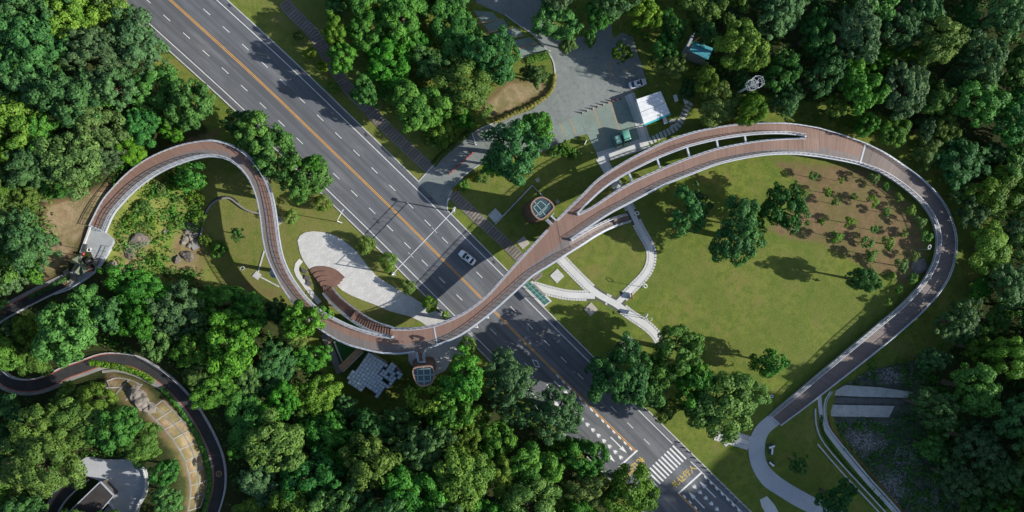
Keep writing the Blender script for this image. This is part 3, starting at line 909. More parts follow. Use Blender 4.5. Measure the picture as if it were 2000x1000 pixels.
def deck(L, Rr, mat, n=None):
    n = n or max(6, int(length(L) / 1.1))
    return ribbon(resample(L, n), resample(Rr, n), 0.42, 'deck', mat, bridge)
deck(A_out, A_in, D1)
deck(B_up, B_lo, D2)
deck(U_out, S1a + U_in[1:] + S3a[1:], D3)
deck(S1a + M_up[1:] + S3a[1:], S2a + M_lo[1:], D5)
deck(S2a + SP_up[1:], SP_lo, D4)
deck(Ea_up, Ea_lo, D5)
deck(Eb_up, Eb_lo, D4)

def railing(pts, side, name='railing', parent=None, h=1.2, beam=True, post=1.38):
    """side: +1 when the deck lies to the left of travel"""
    parent = parent or bridge
    n = max(3, int(length(pts) / 1.0))
    pp = resample(pts, n)
    s = side
    if beam:
        lo, hi = sorted((-0.12 * s, 0.10 * s))
        MB().sweep(pp, lo, hi, -0.62, 0.10).build('edge_beam', STEEL, parent)
    b = MB()
    def bar_(o, w, z, hh):
        a, c = sorted((o * s - w / 2, o * s + w / 2))
        b.sweep(pp, a, c, z, z + hh)
    bar_(0.36, 0.12, h - 0.06, 0.07)
    bar_(0.20, 0.07, h - 0.34, 0.05)
    bar_(0.20, 0.04, 0.55, 0.03)
    bar_(0.20, 0.04, 0.25, 0.03)
    q = resample(pts, max(3, int(length(pts) / post)))
    for i in range(len(q)):
        d = q[min(i + 1, len(q) - 1)] - q[max(0, i - 1)]
        nn = Vector((-d.y, d.x, 0)).normalized()
        c = q[i] + nn * 0.22 * s
        b.box((c.x, c.y, c.z + h / 2 - 0.05), (0.06, 0.12, h), math.atan2(d.y, d.x))
    o = b.build(name, STEEL, parent)
    return o
def upto(pts, px0, px1, ax=0):
    return pts
railing(A_out, -1); railing(A_in, 1)
railing([p for p in B_up if p.x < P(1070, 446, 7.5).x], -1)
railing([p for p in B_lo if p.x < P(812, 687, 7.9).x], 1)
railing([p for p in B_lo if p.x > P(836, 680, 7.9).x] + SP_lo[1:], 1)
railing(U_out + Ea_up[1:] + Eb_up[1:], -1)
railing(U_in, 1)
railing(M_up, -1)
railing(M_lo + Ea_lo[1:] + Eb_lo[1:], 1)
railing(SP_up, -1)
# rounded noses of the railings where the deck forks
for a in (P(1128, 418.5, 7.35), P(1116, 468.5, 7.4), P(1569, 268, 4.5), P(767, 657.5, 7.9)):
    b = MB()
    b.tube([a + Vector((0, 0, -0.5)), a + Vector((0, 0, 1.16))], 0.28, 10)
    b.build('rail_nose', STEEL, bridge)
def joint(a, b_, z, w=0.32):
    p, q = P(a[0], a[1], z), P(b_[0], b_[1], z)
    MB().sweep([p, q], -w / 2, w / 2, -0.1, 0.03).build('expansion_joint', STEEL, bridge)
joint((847.5, 637), (853.5, 672), 7.83)
joint((1690, 283), (1680, 319), 3.52, 0.45)
joint((177, 441), (204, 453), 8.93)
joint((1504, 812), (1523, 829), 0.26)
for a, b_ in (((1229, 339), (1235, 353)), ((1284, 311), (1289.5, 328)), ((1342, 288), (1347, 306)), ((1400, 274), (1403, 289)), ((1455, 266), (1457, 278))):
    za = sum(w[2] for w in withz([a], PROF)) - 0.1
    p, q = P(a[0], a[1], za), P(b_[0], b_[1], za)
    MB().sweep([p, q], -0.22, 0.22, -0.45, 0.04).build('cross_strut', STEEL, bridge)
PIERM = M('pier_concrete', (0.42, 0.42, 0.40), (0.34, 0.34, 0.32), 0.6, 0.85)
for px, py in ((512, 384), (536, 533), (455, 300), (330, 312), (690, 655), (778, 668), (905, 633), (1068, 470), (1200, 345), (1340, 320), (1460, 292), (1580, 280), (1700, 307), (1800, 380), (1846, 480), (1790, 590), (1690, 678), (1605, 745)):
    z = withz([(px, py)], PROF)[0][2]
    p = P(px, py, z)
    zg = terr(p.x, p.y)
    if z - zg < 0.7:
        continue
    MB().loft([[Vector((p.x + r_ * math.cos(k * math.pi / 8), p.y + r_ * math.sin(k * math.pi / 8), zz)) for k in range(16)] for r_, zz in ((0.5, zg - 0.3), (0.45, z - 1.6), (1.2, z - 0.42))]).build('pier', PIERM, bridge, True)
# girder under the deck
for L, Q in ((A_out, A_in), (B_up, B_lo), (U_out, U_in), (M_up, M_lo), (Eb_up, Eb_lo)):
    n = max(6, int(length(L) / 2))
    mid = [(a + b_) / 2 - Vector((0, 0, 0.42)) for a, b_ in zip(resample(L, n), resample(Q, n))]
    mid = [p for p in mid if p.z > 1.2]
    MB().sweep(mid, -0.8, 0.8, -0.62, 0.0).build('girder', STEEL, bridge)

# ------------------------------------------------------------------ stairs up to the bridge and fan of steps
st = thing('staircase', 'curved brown stairs climbing from the white plaza up to the footbridge', 'stairs')
sr = resample([P(x, y, z) for x, y, z in cr([(648, 562, 1.1), (665, 582, 2.5), (690, 602, 4.1), (715, 619, 5.6), (740, 632, 6.9), (767, 640, 7.95)], 5)], 62)
sl = resample([P(x, y, z) for x, y, z in cr([(633, 571, 1.1), (650, 592, 2.5), (672, 612, 4.1), (700, 632, 5.6), (730, 647, 6.9), (767, 657, 7.95)], 5)], 62)
i = 0
zs = 1.25
while i < 60:
    k = 5 if 27 <= i < 32 else 2
    a, b_ = i, min(61, i + k)
    q = [sl[a], sr[a], sr[b_], sl[b_]]
    zt = (sl[b_].z + sr[b_].z) / 2
    MB().slab([(p.x, p.y) for p in q], zt - 0.42, zt).build('tread', REDWOOD, st)
    i += k
STRING = M('stair_stringer', (0.17, 0.10, 0.075), (0.12, 0.075, 0.06), 1.0, 0.7)
for pts, s in ((sl, -1), (sr, 1)):
    MB().sweep(pts, -0.12, 0.12, -0.75, 0.12).build('stringer', STEEL, st)
    railing(pts, s, 'railing', st, 1.0, beam=False)
for k in (22, 44):
    c = (sl[k] + sr[k]) / 2
    MB().box((c.x, c.y, (c.z - 0.6) / 2), (0.35, 0.35, c.z - 0.6)).build('stair_post', STEEL, st)
# fan
fan = thing('fan_steps', 'fan of reddish brown curved timber steps on the white plaza at the stair foot', 'steps')
apex = (648, 580)
outer = cr([(605, 528), (612, 523), (622, 520.5), (635, 520), (648, 523), (660, 529), (674, 541.5)], 2)
for k in range(6):
    f = 1.0 - k * 0.155
    sp_ = [(apex[0] + (x - apex[0]) * f, apex[1] + (y - apex[1]) * f) for x, y in outer]
    inner_f = 0.20
    sq = [(apex[0] + (x - apex[0]) * inner_f, apex[1] + (y - apex[1]) * inner_f) for x, y in outer][::-1]
    # clip the lower outline to the straight flank lines of the fan
    z1 = 0.05 + 0.23 * (k + 1)
    MB().slab([P(x, y) for x, y in sp_] + [P(650, 560.5), P(634, 571)], 0.02 if k == 0 else z1 - 0.24, z1).build('step', REDWOOD, fan)
# planted strip between stairs and deck, with its kerb wall and small pads
b = MB().sweep([P(x, y, 0.0) for x, y in cr([(627, 599), (642, 614), (662, 626), (690, 640), (715, 650)], 5)], -0.2, 0.2, -0.1, 0.5).build('planter_wall', WHITEPAVE)
tag(b, 'low curved white planter wall beside the staircase, under the footbridge edge', 'wall')
for pts in ([(588, 522), (600, 528), (598, 535), (590, 531)], [(596, 537), (606, 541), (603, 548), (594, 545)], [(600, 547), (610, 552), (606, 560), (598, 556)]):
    o = MB().slab([P(x, y) for x, y in pts], -0.05, 0.25).build('stone_seat', M('dark_stone', (0.10, 0.09, 0.09), (0.07, 0.065, 0.065), 2.0))
    tag(o, 'small dark stone seat block between the pale loop path and the fan steps', 'seat', 'seat blocks by the fan steps')

# ------------------------------------------------------------------ lift towers
SLAT = M('bronze_tower_slats', (0.20, 0.115, 0.08), (0.14, 0.08, 0.058), 0.8, 0.6, 0.2, rnd=0.3)
BRONZE = M('bronze_trim', (0.33, 0.20, 0.15), (0.27, 0.165, 0.125), 0.8, 0.5, 0.3)
ROOFGL = M('blue_green_roof_glass', (0.03, 0.055, 0.06), (0.045, 0.07, 0.075), 0.6, 0.08, 0.0, 0.8)
MULL = M('pale_green_glazing_bar', (0.24, 0.34, 0.31), (0.20, 0.28, 0.26), 1.0, 0.5)
def tower(outline_px, h, label, bars, door, base_scale=1.12):
    ring = cr(outline_px, 2.5, True)
    top = [P(x, y, h) for x, y in ring]
    c = sum(top, Vector()) / len(top)
    t_ = thing('lift_tower', label, 'tower', (c.x, c.y, 0.0))
    loc = [Vector((p.x - c.x, p.y - c.y, 0)) for p in top]
    def rg(s, z):
        return [Vector((p.x * s, p.y * s, z)) for p in loc]
    MB().loft([rg(base_scale * 0.93, -0.1), rg(0.93, h - 0.5)]).build('core', M('tower_core', (0.05, 0.04, 0.036), (0.04, 0.032, 0.03), 1.0), t_, False)
    nz = int((h - 0.8) / 0.42)
    for k in range(nz):
        z = 0.2 + k * 0.42
        s = base_scale + (1.0 - base_scale) * z / h
        b = MB()
        o_, i_ = rg(s, 0), rg(s - 0.05, 0)
        n = len(o_)
        vs = [p + Vector((0, 0, z)) for p in o_] + [p + Vector((0, 0, z + 0.3)) for p in o_] + [p + Vector((0, 0, z + 0.3)) for p in i_] + [p + Vector((0, 0, z)) for p in i_]
        b.add(vs, [(a * n + j, a * n + (j + 1) % n, ((a + 1) % 4) * n + (j + 1) % n, ((a + 1) % 4) * n + j) for a in range(4) for j in range(n)])
        b.build('slat', SLAT, t_)
    MB().slab(rg(0.93, 0), h - 0.5, h - 0.12).build('glass_roof', ROOFGL, t_)
    MB().sweep(rg(0.97, 0), -0.16, 0.16, h - 0.55, h + 0.12, closed=True).build('roof_rim', BRONZE, t_)
    for a, b_ in bars:
        p, q = P(a[0], a[1], 0) , P(b_[0], b_[1], 0)
        p, q = P(a[0], a[1], h) - c, P(b_[0], b_[1], h) - c
        MB().sweep([Vector((p.x, p.y, h - 0.12)), Vector((q.x, q.y, h - 0.12))], -0.09, 0.09, -0.05, 0.10).build('glazing_bar', MULL, t_)
    for dpx in door:
        d0, d1 = P(*dpx[0]) - c, P(*dpx[1]) - c
        MB().sweep([Vector((d0.x, d0.y, dpx[0][2] + 1.2)), Vector((d1.x, d1.y, dpx[0][2] + 1.2))], -0.06, 0.06, -1.1, 1.2).build('door', GALV, t_)
    return t_
tower([(1037, 402), (1040, 395), (1046, 389), (1053, 385.5), (1060, 385), (1068, 388), (1076, 394), (1082, 402), (1081.5, 408), (1075, 415), (1066, 424), (1059, 428.5), (1052, 428), (1045, 422), (1039, 413)], 13.5,
      'bronze slatted lift tower with a glass roof, on the lawn side of the road', [((1043, 393), (1066, 421)), ((1046, 423), (1075, 395)), ((1042, 405), (1056, 392)), ((1054, 420), (1069, 404)), ((1056, 392), (1069, 404)), ((1042, 405), (1054, 420))], [((1072, 424, 7.6), (1080, 417, 7.6))])
tower([(807, 721), (812, 717.5), (826, 715.5), (840, 714.5), (846, 719), (848.5, 728), (848, 739), (843, 748), (836, 752.5), (827, 754.5), (818, 752), (811.5, 745), (808, 735), (806, 727)], 13.5,
      'bronze slatted lift tower with a glass roof, beside the patterned blue panel roof', [((827, 717), (828.5, 752)), ((809, 733.5), (847, 732)), ((815, 722), (840, 720)), ((816, 745), (841, 744)), ((815, 722), (816, 745)), ((840, 720), (841, 744))], [((820, 706, 7.8), (832, 705, 7.8))])
# link bridges to the towers
for (a, b_, c_, d_), zz in (((( 1066, 430), (1076, 440), (1086, 430), (1077, 421)), 7.52), (((812, 687), (816, 708), (830, 707), (828, 684)), 7.86)):
    pl = [P(*a, zz), P(*b_, zz), P(*c_, zz), P(*d_, zz)]
    MB().slab([(p.x, p.y) for p in pl], zz - 0.4, zz - 0.01).build('link_deck', D3 if zz < 7.6 else STRING, bridge)
railing([P(812.5, 687, 7.86), P(816.5, 708, 7.86)], 1, post=0.9)
railing([P(834, 681, 7.86), P(827, 685, 7.86), P(830.5, 707, 7.86)], -1, post=0.9)
railing([P(1076, 440, 7.52), P(1066, 430, 7.52)], -1, post=0.9)
railing([P(1086, 430, 7.52), P(1077, 421, 7.52)], 1, post=0.9)
# low wall round the lawn-side tower
o = MB().sweep([P(967, 438), P(1039, 362.5), P(1060, 383)], -0.14, 0.14, -0.05, 0.35).build('low_wall', KERB)
tag(o, 'low pale L-shaped kerb wall around the lawn-side lift tower', 'wall')
for px, py, s, rz, lb in ((967, 421, 2.6, 0.75, 'pale square paving pad beside the L-shaped low wall'), (1022, 474, 2.4, 0.7, 'beige square paving pad between the sleeper walk and the footbridge'), (1088, 539, 2.6, 0.75, 'beige square paving pad between the two pale paths near the footbridge'), (1154, 604, 2.5, 0.75, 'beige square paving pad on the grass south of the path junction'), (1227, 671, 3.4, 0.75, 'large grey paving pad in the tree shade'), (545, 431, 1.7, 0.7, 'small beige pad beside the footbridge and a round shrub'), (502, 538, 1.6, 0.9, 'small pale square pad on a drain line under the footbridge'), (1050, 352, 1.0, 0.4, 'small stone drain cover on the grass near the car park'), (1089, 394, 1.0, 0.8, 'small dark drain cover close to the lift tower'), (1418, 867, 1.1, 0.75, 'small white slab on the grass beside the short paver path')):
    p = P(px, py)
    o = MB().box((0, 0, 0), (s, s, 0.14)).build('paving_pad', KERB if 'white' in lb or 'pale' in lb else M('beige_pad_stone', (0.42, 0.38, 0.32), (0.33, 0.30, 0.26), 0.8, fine=5.0))
    o.location = (p.x, p.y, 0.02); o.rotation_euler = (0, 0, rz)
    tag(o, lb, 'paving pad')
# ------------------------------------------------------------------ dark lanes, knoll and terraced slope at the lower left
LANE = [(-40, 690), (3, 735), (27, 750), (61, 753.5), (95, 745), (129, 728), (163, 716), (204, 702.5), (253.6, 704), (286, 717), (318, 738), (346, 763), (372, 792), (391, 821), (410, 856), (423, 888), (429, 920), (428, 952), (420, 984), (410, 1010), (385, 1060)]
LANERED = M('red_lane_edge_paint', (0.55, 0.13, 0.07), (0.40, 0.10, 0.06), 1.5, 0.75, fine=8.0)
def lane(pts_px, w, inner, rail_side, red=True):
    """dark lane with a gutter strip on one side and a railing on the other"""
    o, pts = strip(pts_px, w, 0.16, 'lane', DARKASPH, on_ground=True, th=0.5, step=6)
    s = inner
    MB().sweep(pts, *sorted((s * (w / 2 + .02), s * (w / 2 + .75))), -0.4, 0.02).build('gutter_strip', CONC, o)
    if red:
        MB().sweep(pts, *sorted((s * (w / 2 - .16), s * (w / 2 - .02))), -0.01, 0.012).build('red_edge_line', LANERED, o)
        MB().sweep(pts, *sorted((-s * (w / 2 - .16), -s * (w / 2 - .02))), -0.01, 0.012).build('red_edge_line', LANERED, o)
    MB().sweep(pts, *sorted((-s * (w / 2), -s * (w / 2 + .22))), -0.5, 0.22).build('lane_kerb', KERB, o)
    off = offset(pts, rail_side * (w / 2 + .12))
    b = MB()
    b.sweep(off, -.05, .05, 1.0, 1.06); b.sweep(off, -.02, .02, .55, .58)
    q = resample(off, max(3, int(length(off) / 1.8)))
    for p in q:
        b.box((p.x, p.y, p.z + .5), (.05, .05, 1.0))
    b.build('railing', STEEL, o)
    return o, pts
l1, lp = lane(LANE, 2.7, -1, 1)
l2, _ = lane([(-30, 640), (0, 618), (27, 602), (54, 588), (81, 574), (108, 561), (134, 549)], 2.3, 1, -1)
l3, _ = lane([(168, 928), (143, 948), (119, 973), (104, 1000), (94, 1040)], 2.2, -1, 1)
GOLD = M('gold_road_emblem', (0.42, 0.27, 0.10), (0.34, 0.22, 0.09), 2.0, 0.6)
for (px, py), par in (((166, 929), l3), ((130.5, 551.5), l2), ((428, 925), l1)):
    c = G(px, py, 0.19)
    for r0, r1, n0 in ((.42, .55, 24), (.16, .24, 16)):
        b = MB()
        ring = [c + Vector((math.cos(a * 6.2832 / n0), math.sin(a * 6.2832 / n0), 0)) * r1 for a in range(n0)]
        b.sweep(ring, -(r1 - r0), 0, -.02, .0, closed=True)
        b.build('round_emblem', GOLD, par)
# knoll plaza, its rim wall, and the building roof at the frame's bottom
PAVEB = M('bluish_white_paving', (0.40, 0.41, 0.42), (0.32, 0.33, 0.34), 0.25, 0.8, fine=4.0)
kp = [G(x, y) for x, y in cr([(152, 910), (170, 892), (200, 896), (226, 897), (252, 897), (280, 909), (290, 932), (288, 962), (273, 992), (262, 1040), (180, 1040), (222, 968), (197, 940), (176, 932), (163, 922)], 8, True)]
kz = max(terr(p.x, p.y) for p in kp) + .06
struct(MB().slab([(p.x, p.y) for p in kp], kz - 0.9, kz).build('plaza', PAVEB))
rim = [P(x, y, kz) for x, y in cr([(255, 899), (276, 912), (285, 934), (283, 960), (268, 990), (258, 1030)], 5)]
o = MB().sweep(rim, -.12, .12, -.1, .5).build('curved_bench', KERB)
tag(o, 'curved pale kerb bench along the edge of the knoll plaza', 'bench')
bz = kz + 3.2
bd = thing('pavilion_building', 'small building with a dark brown flat roof cut off at the knoll plaza', 'building', (0, 0, 0))
rf = [P(x, y, bz) for x, y in ((196, 941), (222, 968), (175, 1022), (112, 1022))]
MB().slab([(p.x, p.y) for p in rf], bz - .2, bz).build('roof', M('brown_roof_sheet', (0.055, 0.045, 0.042), (0.035, 0.03, 0.029), .6, .7, fine=3.0), bd)
cxy = sum((Vector((p.x, p.y, 0)) for p in rf), Vector()) / 4
MB().slab([(cxy.x + (p.x - cxy.x) * .93, cxy.y + (p.y - cxy.y) * .93) for p in rf], kz - 1.4, bz - .21).build('wall', M('dark_wall_render', (.10, .095, .09), (.08, .075, .07), .8), bd)
for i in range(4):
    a, c = rf[i], rf[(i + 1) % 4]
    MB().sweep([Vector((a.x, a.y, bz)), Vector((c.x, c.y, bz))], -.1, .1, -.22, .12).build('roof_edge', STEEL, bd)
o = MB().sweep([P(214, 979, kz), P(236, 1008, kz)], -.1, .1, 0, .9).build('handrail', STEEL)
tag(o, 'short pale handrail beside the brown flat-roofed building', 'handrail')
o = MB().sweep([P(152, 912, kz), P(164, 925, kz)], -.12, .12, -.2, .7).build('low_wall', KERB)
tag(o, 'short pale wall at the corner where the lower ramp meets the knoll plaza', 'wall')

# gridded slope: each beam a piece
slope = thing('slope_grid', 'concrete beam grid holding the dry slope beside the dark lane', 'retaining grid')
inn = cr([(285.6, 805), (303, 822), (321, 840), (346, 872), (362, 904), (370, 936), (372, 962), (367, 998)], 3)
out = cr([(317.6, 782), (340, 804), (359, 823), (378, 841), (391, 866), (401, 898), (404, 928), (403, 952), (392, 990)], 3)
def along(pts, f):
    a = np.array(pts); d_ = np.concatenate([[0], np.cumsum(np.hypot(*np.diff(a, axis=0).T))])
    return float(np.interp(f * d_[-1], d_, a[:, 0])), float(np.interp(f * d_[-1], d_, a[:, 1]))
mid_ = [((along(inn, k / 30)[0] + along(out, k / 30)[0]) / 2, (along(inn, k / 30)[1] + along(out, k / 30)[1]) / 2) for k in range(31)]
for ln in (inn, mid_, out):
    for k in range(9):
        seg = [along(ln, (k + j / 4) / 9) for j in range(5)]
        MB().sweep([G(x, y) for x, y in seg], -.13, .13, -.3, .16).build('beam', CONC, slope)
for k in range(10):
    a, c, m_ = along(inn, k / 9), along(out, k / 9), along(mid_, k / 9)
    for p, q in ((a, m_), (m_, c)):
        seg = [(p[0] + (q[0] - p[0]) * j / 3, p[1] + (q[1] - p[1]) * j / 3) for j in range(4)]
        MB().sweep([G(x, y) for x, y in seg], -.12, .12, -.3, .14).build('beam', CONC, slope)
for seg in ([(208, 745), (228, 738), (254, 742), (276, 752)], [(203, 758), (236, 757), (262, 770)], [(254, 740), (234, 760), (226, 770)], [(278, 750), (262, 766), (245, 782)], [(214, 760), (208, 744)]):
    MB().sweep([G(x, y) for x, y in cr(seg, 5)], -.13, .13, -.3, .16).build('beam', CONC, slope)
o = MB().sweep([G(x, y) for x, y in cr([(200, 726), (230, 724), (262, 732), (295, 748), (310, 756), (322, 768)], 5)], -.3, .3, -.2, .2).build('slope_drain', CONC)
tag(o, 'pale concrete drain running along the head of the gridded slope', 'drain')

# ------------------------------------------------------------------ boulders
def rock(px, py, s, mat, label, group=None, flat_=.6, dz=0.0, on=True):
    bm = bmesh.new()
    bmesh.ops.create_icosphere(bm, subdivisions=3, radius=1)
    o1, o2 = Vector([random.uniform(-9, 9) for _ in range(3)]), random.uniform(0, 6)
    from mathutils import noise as mn
    for v in bm.verts:
        d_ = v.co.normalized()
        f = 1 + .40 * mn.noise(d_ * 1.3 + o1) + .30 * mn.noise(d_ * 3.1 + o1) + .16 * mn.noise(d_ * 7 + o1)
        v.co = d_ * f
        for pl in ((1, .3, .2), (-.4, .9, .3), (.2, -.8, .6), (-.6, -.5, .6)):
            n_ = Vector(pl).normalized(); e = v.co.dot(n_)
            if e > .78:
                v.co -= n_ * (e - .78) * .85
    me = bpy.data.meshes.new('boulder'); bm.to_mesh(me); bm.free()
    me.materials.append(mat)
    o = obj('boulder', me)
    g = G(px, py) if on else P(px, py)
    o.location = g + Vector((0, 0, s * flat_ * .25 + dz)); o.scale = (s * random.uniform(.9, 1.2), s * random.uniform(.8, 1.0), s * flat_)
    o.rotation_euler = (0, 0, random.uniform(0, 6.28))
    return tag(o, label, 'rock', group)
rock(200, 312, 1.9, ROCK, 'large grey-brown boulder at the wood edge above the bare clearing')
rock(268, 470, 2.2, ROCK, 'broad flat boulder beside the grey forecourt below the footbridge end', flat_=.45)
rock(252, 492, 1.7, ROCK, 'brown boulder half covered by bushes next to the broad flat one', flat_=.5)
rock(246, 535, 1.5, ROCK, 'tilted pale boulder slab below the bushes', flat_=.45)
rock(220, 522, 1.5, PALEROCK, 'rounded boulder under the forecourt railing')
rock(322, 453, .8, PALEROCK, 'small white rock on the scrubby slope')
rock(275, 790, 2.0, PALEROCK, 'pale bare rock outcrop in the gap of the gridded slope', flat_=.7)
rock(262, 775, 2.3, PALEROCK, 'long pale rock outcrop above the gap in the gridded slope', flat_=.5)
rock(290, 798, 1.7, PALEROCK, 'small pale outcrop at the head of the gridded slope', flat_=.8)
rock(1797, 520, 2.6, PALEROCK, 'large pale flat boulder at the inner edge of the footbridge loop', flat_=.25)
rock(300, 318, 1.6, ROCK, 'dark boulder in the shadow just outside the footbridge bend')
rock(365, 500, 1.5, ROCK, 'big brown boulder at the lower end of the rock pile', flat_=.55)
rock(345, 508, 1.1, ROCK, 'dark boulder beside the big one at the end of the rock pile', flat_=.6)
for x, y, s in ((368, 440, .8), (377, 438, .7), (366, 452, .9), (374, 450, .8), (383, 442, .6), (372, 462, 1.0), (381, 458, .8), (362, 466, .9), (376, 472, .7), (358, 474, .8), (383, 470, .5), (369, 480, .7)):
    rock(x, y, s, PALEROCK, 'pale tumbled stone in the rock pile by the drain wall', 'stones of the rock pile')

# drain wall, curved, on the dry lawn
o = MB().sweep([P(x, y) for x, y in cr([(392, 462), (400, 430), (406, 410), (418, 396), (434, 388), (450, 388), (464, 398), (478, 408), (492, 414), (506, 417)], 4)], -.17, .17, -.05, .45).build('drain_wall', CONC)
tag(o, 'thin S-curved concrete drain wall on the dry lawn inside the footbridge', 'wall')
o = MB().sweep([P(x, y) for x, y in cr([(388, 462), (397, 430), (403, 409), (416, 393), (434, 384.5), (452, 385), (466, 395)], 4)], -.1, .1, -.05, .2).build('drain_grate', DSTEEL)
tag(o, 'dark grate line following the S-curved drain wall', 'drain')
o = MB().sweep([P(516, 490), P(504, 532)], -.16, .16, -.05, .1).build('drain_line', KERB)
tag(o, 'straight pale drain line from the small square pad to the footbridge', 'drain')
o = MB().sweep([P(507, 540), P(545, 560)], -.16, .16, -.05, .1).build('drain_line', KERB)
tag(o, 'straight pale drain line from the small square pad to the wood', 'drain')
o = MB().box((0, 0, 0.15), (1.7, 1.5, .5)).build('culvert_slab', CONC); o.location = G(382, 481); o.rotation_euler = (0, .1, .5)
tag(o, 'grey concrete culvert slab below the tumbled stones', 'slab')
o = MB().sweep([G(x, y) for x, y in cr([(228, 573), (256, 570), (285, 565)], 6)], -.12, .12, 0, .7).build('low_wall', KERB)
tag(o, 'thin pale wall showing between the crowns below the rocks', 'wall')

# ------------------------------------------------------------------ forecourt, gazebo
fz = G(185, 490).z + .12
FPAVE = M('grey_forecourt_paving', (0.34, 0.35, 0.35), (0.27, 0.28, 0.28), .5, .85, fine=4.0)
fpoly = [P(x, y, fz) for x, y in [(177, 441), (206, 454), (222, 470), (212, 492), (202, 513), (188, 530), (170, 545), (150, 557), (138, 562), (128, 547), (140, 536), (152, 520), (160, 498)]]
fore = struct(MB().slab([(p.x, p.y) for p in fpoly], fz - 1.2, fz).build('forecourt', FPAVE))
rl = [P(x, y, fz) for x, y in cr([(216, 482), (208, 500), (200, 514), (187, 531), (168, 546), (146, 560), (128, 568), (108, 575)], 5)]
b = MB(); b.sweep(rl, -.07, .07, 1.0, 1.08); b.sweep(rl, -.12, .12, -.3, .2); b.sweep(rl, -.03, .03, .55, .6)
for p in resample(rl, 14): b.box((p.x, p.y, p.z + .5), (.07, .07, 1.0))
tag(b.build('railing', STEEL), 'pale curved railing along the outer edge of the gazebo forecourt', 'railing')
o = MB().sweep([P(177, 443, fz), P(158, 495, fz)], -.2, .2, -.5, .35).build('parapet', KERB)
tag(o, 'straight pale parapet on the clearing side of the gazebo forecourt', 'wall')
o = MB().sweep([P(160, 500, fz), P(140, 532, fz), P(95, 558, fz), P(60, 578, fz)], -.25, .25, -.8, .15).build('path_edge', CONC)
tag(o, 'grey kerb between the bare clearing and the dark ramp', 'kerb')
OLIVE = M('olive_tent_fabric', (0.125, 0.145, 0.095), (0.10, 0.12, 0.08), .8, .85)
gz = thing('gazebo', 'olive green tent roof gazebo with crossing ridges on the forecourt', 'gazebo', (0, 0, 0))
h0, h1 = fz + 2.5, fz + 3.9
# four petals: each petal is a ridge running from the middle to a corner pair
ctr = P(158, 517, h1 - .5)
tips = [(P(156, 499, h0), P(178, 524, h0)), (P(178, 525, h0), P(160, 541, h0)), (P(159, 540, h0), P(144, 523, h0)), (P(138, 513, h0), P(154, 500, h0))]
for a, c in tips:
    m_ = (a + c) / 2; m_.z = h1
    up = Vector((0, 0, .05))
    b = MB(); b.add([ctr, a, m_, c, ctr - up, a - up, m_ - up, c - up], [(0, 1, 2), (0, 2, 3), (6, 5, 4), (7, 6, 4), (1, 5, 6, 2), (2, 6, 7, 3), (0, 4, 5, 1), (3, 7, 4, 0)])
    b.build('roof_panel', OLIVE, gz)
for px, py in ((156, 500), (176, 524), (160, 538), (141, 515)):
    p = P(px, py, fz); MB().box((p.x, p.y, fz + 1.25), (.14, .14, 2.5)).build('post', DSTEEL, gz)
def closed_umbrella(px, py, z, label):
    p = P(px, py, z)
    t_ = thing('parasol', label, 'parasol', p)
    MB().tube([(0, 0, 0), (0, 0, 2.5)], .03, 6).build('pole', STEEL, t_)
    b = MB()
    n = 8
    rim_ = [Vector((math.cos(k * .785) * .75, math.sin(k * .785) * .75, 1.95 + .05 * (k % 2))) for k in range(n)]
    b.add([Vector((0, 0, 2.5))] + rim_, [(0, k + 1, (k + 1) % n + 1) for k in range(n)])
    b.build('canopy', REDP, t_)
    MB().box((0, 0, .05), (.5, .5, .1)).build('base', CONC, t_)
closed_umbrella(180, 525, fz, 'red parasol tucked beside the olive gazebo and railing')
def table_set(px, py, z, label, rz):
    t_ = thing('picnic_table', label, 'table', P(px, py, z), rz, 'tables on the forecourt')
    MB().box((0, 0, .74), (1.3, .75, .05)).build('tabletop', TIMBER, t_)
    for s in (-.45, .45): MB().box((s, 0, .36), (.08, .6, .72)).build('leg', DSTEEL, t_)
    for s in (-.65, .65): MB().box((0, s, .45), (1.3, .26, .05)).build('seat', TIMBER, t_)
for i, (px, py, rz) in enumerate(((176, 510, .6), (189, 512, .9), (133, 533, .5), (146, 545, .6))):
    table_set(px, py, fz, ('dark picnic table just uphill of the olive gazebo', 'dark picnic table near the forecourt railing', 'dark picnic table at the clearing edge below the gazebo', 'dark picnic table at the head of the dark ramp')[i], rz)
t_ = thing('litter_bin', 'small red litter bin by the straight parapet', 'bin', P(163, 496, fz))
MB().box((0, 0, .45), (.55, .45, .9)).build('body', REDP, t_); MB().box((0, 0, .94), (.6, .5, .08)).build('lid', DSTEEL, t_)
o = MB().box((0, 0, .25), (.6, 1.9, .5)).build('bench', M('dark_bench', (.05, .05, .055), (.04, .04, .045), 1.0)); o.location = P(166, 485, fz); o.rotation_euler = (0, 0, -.3)
tag(o, 'dark block bench against the straight parapet', 'bench')

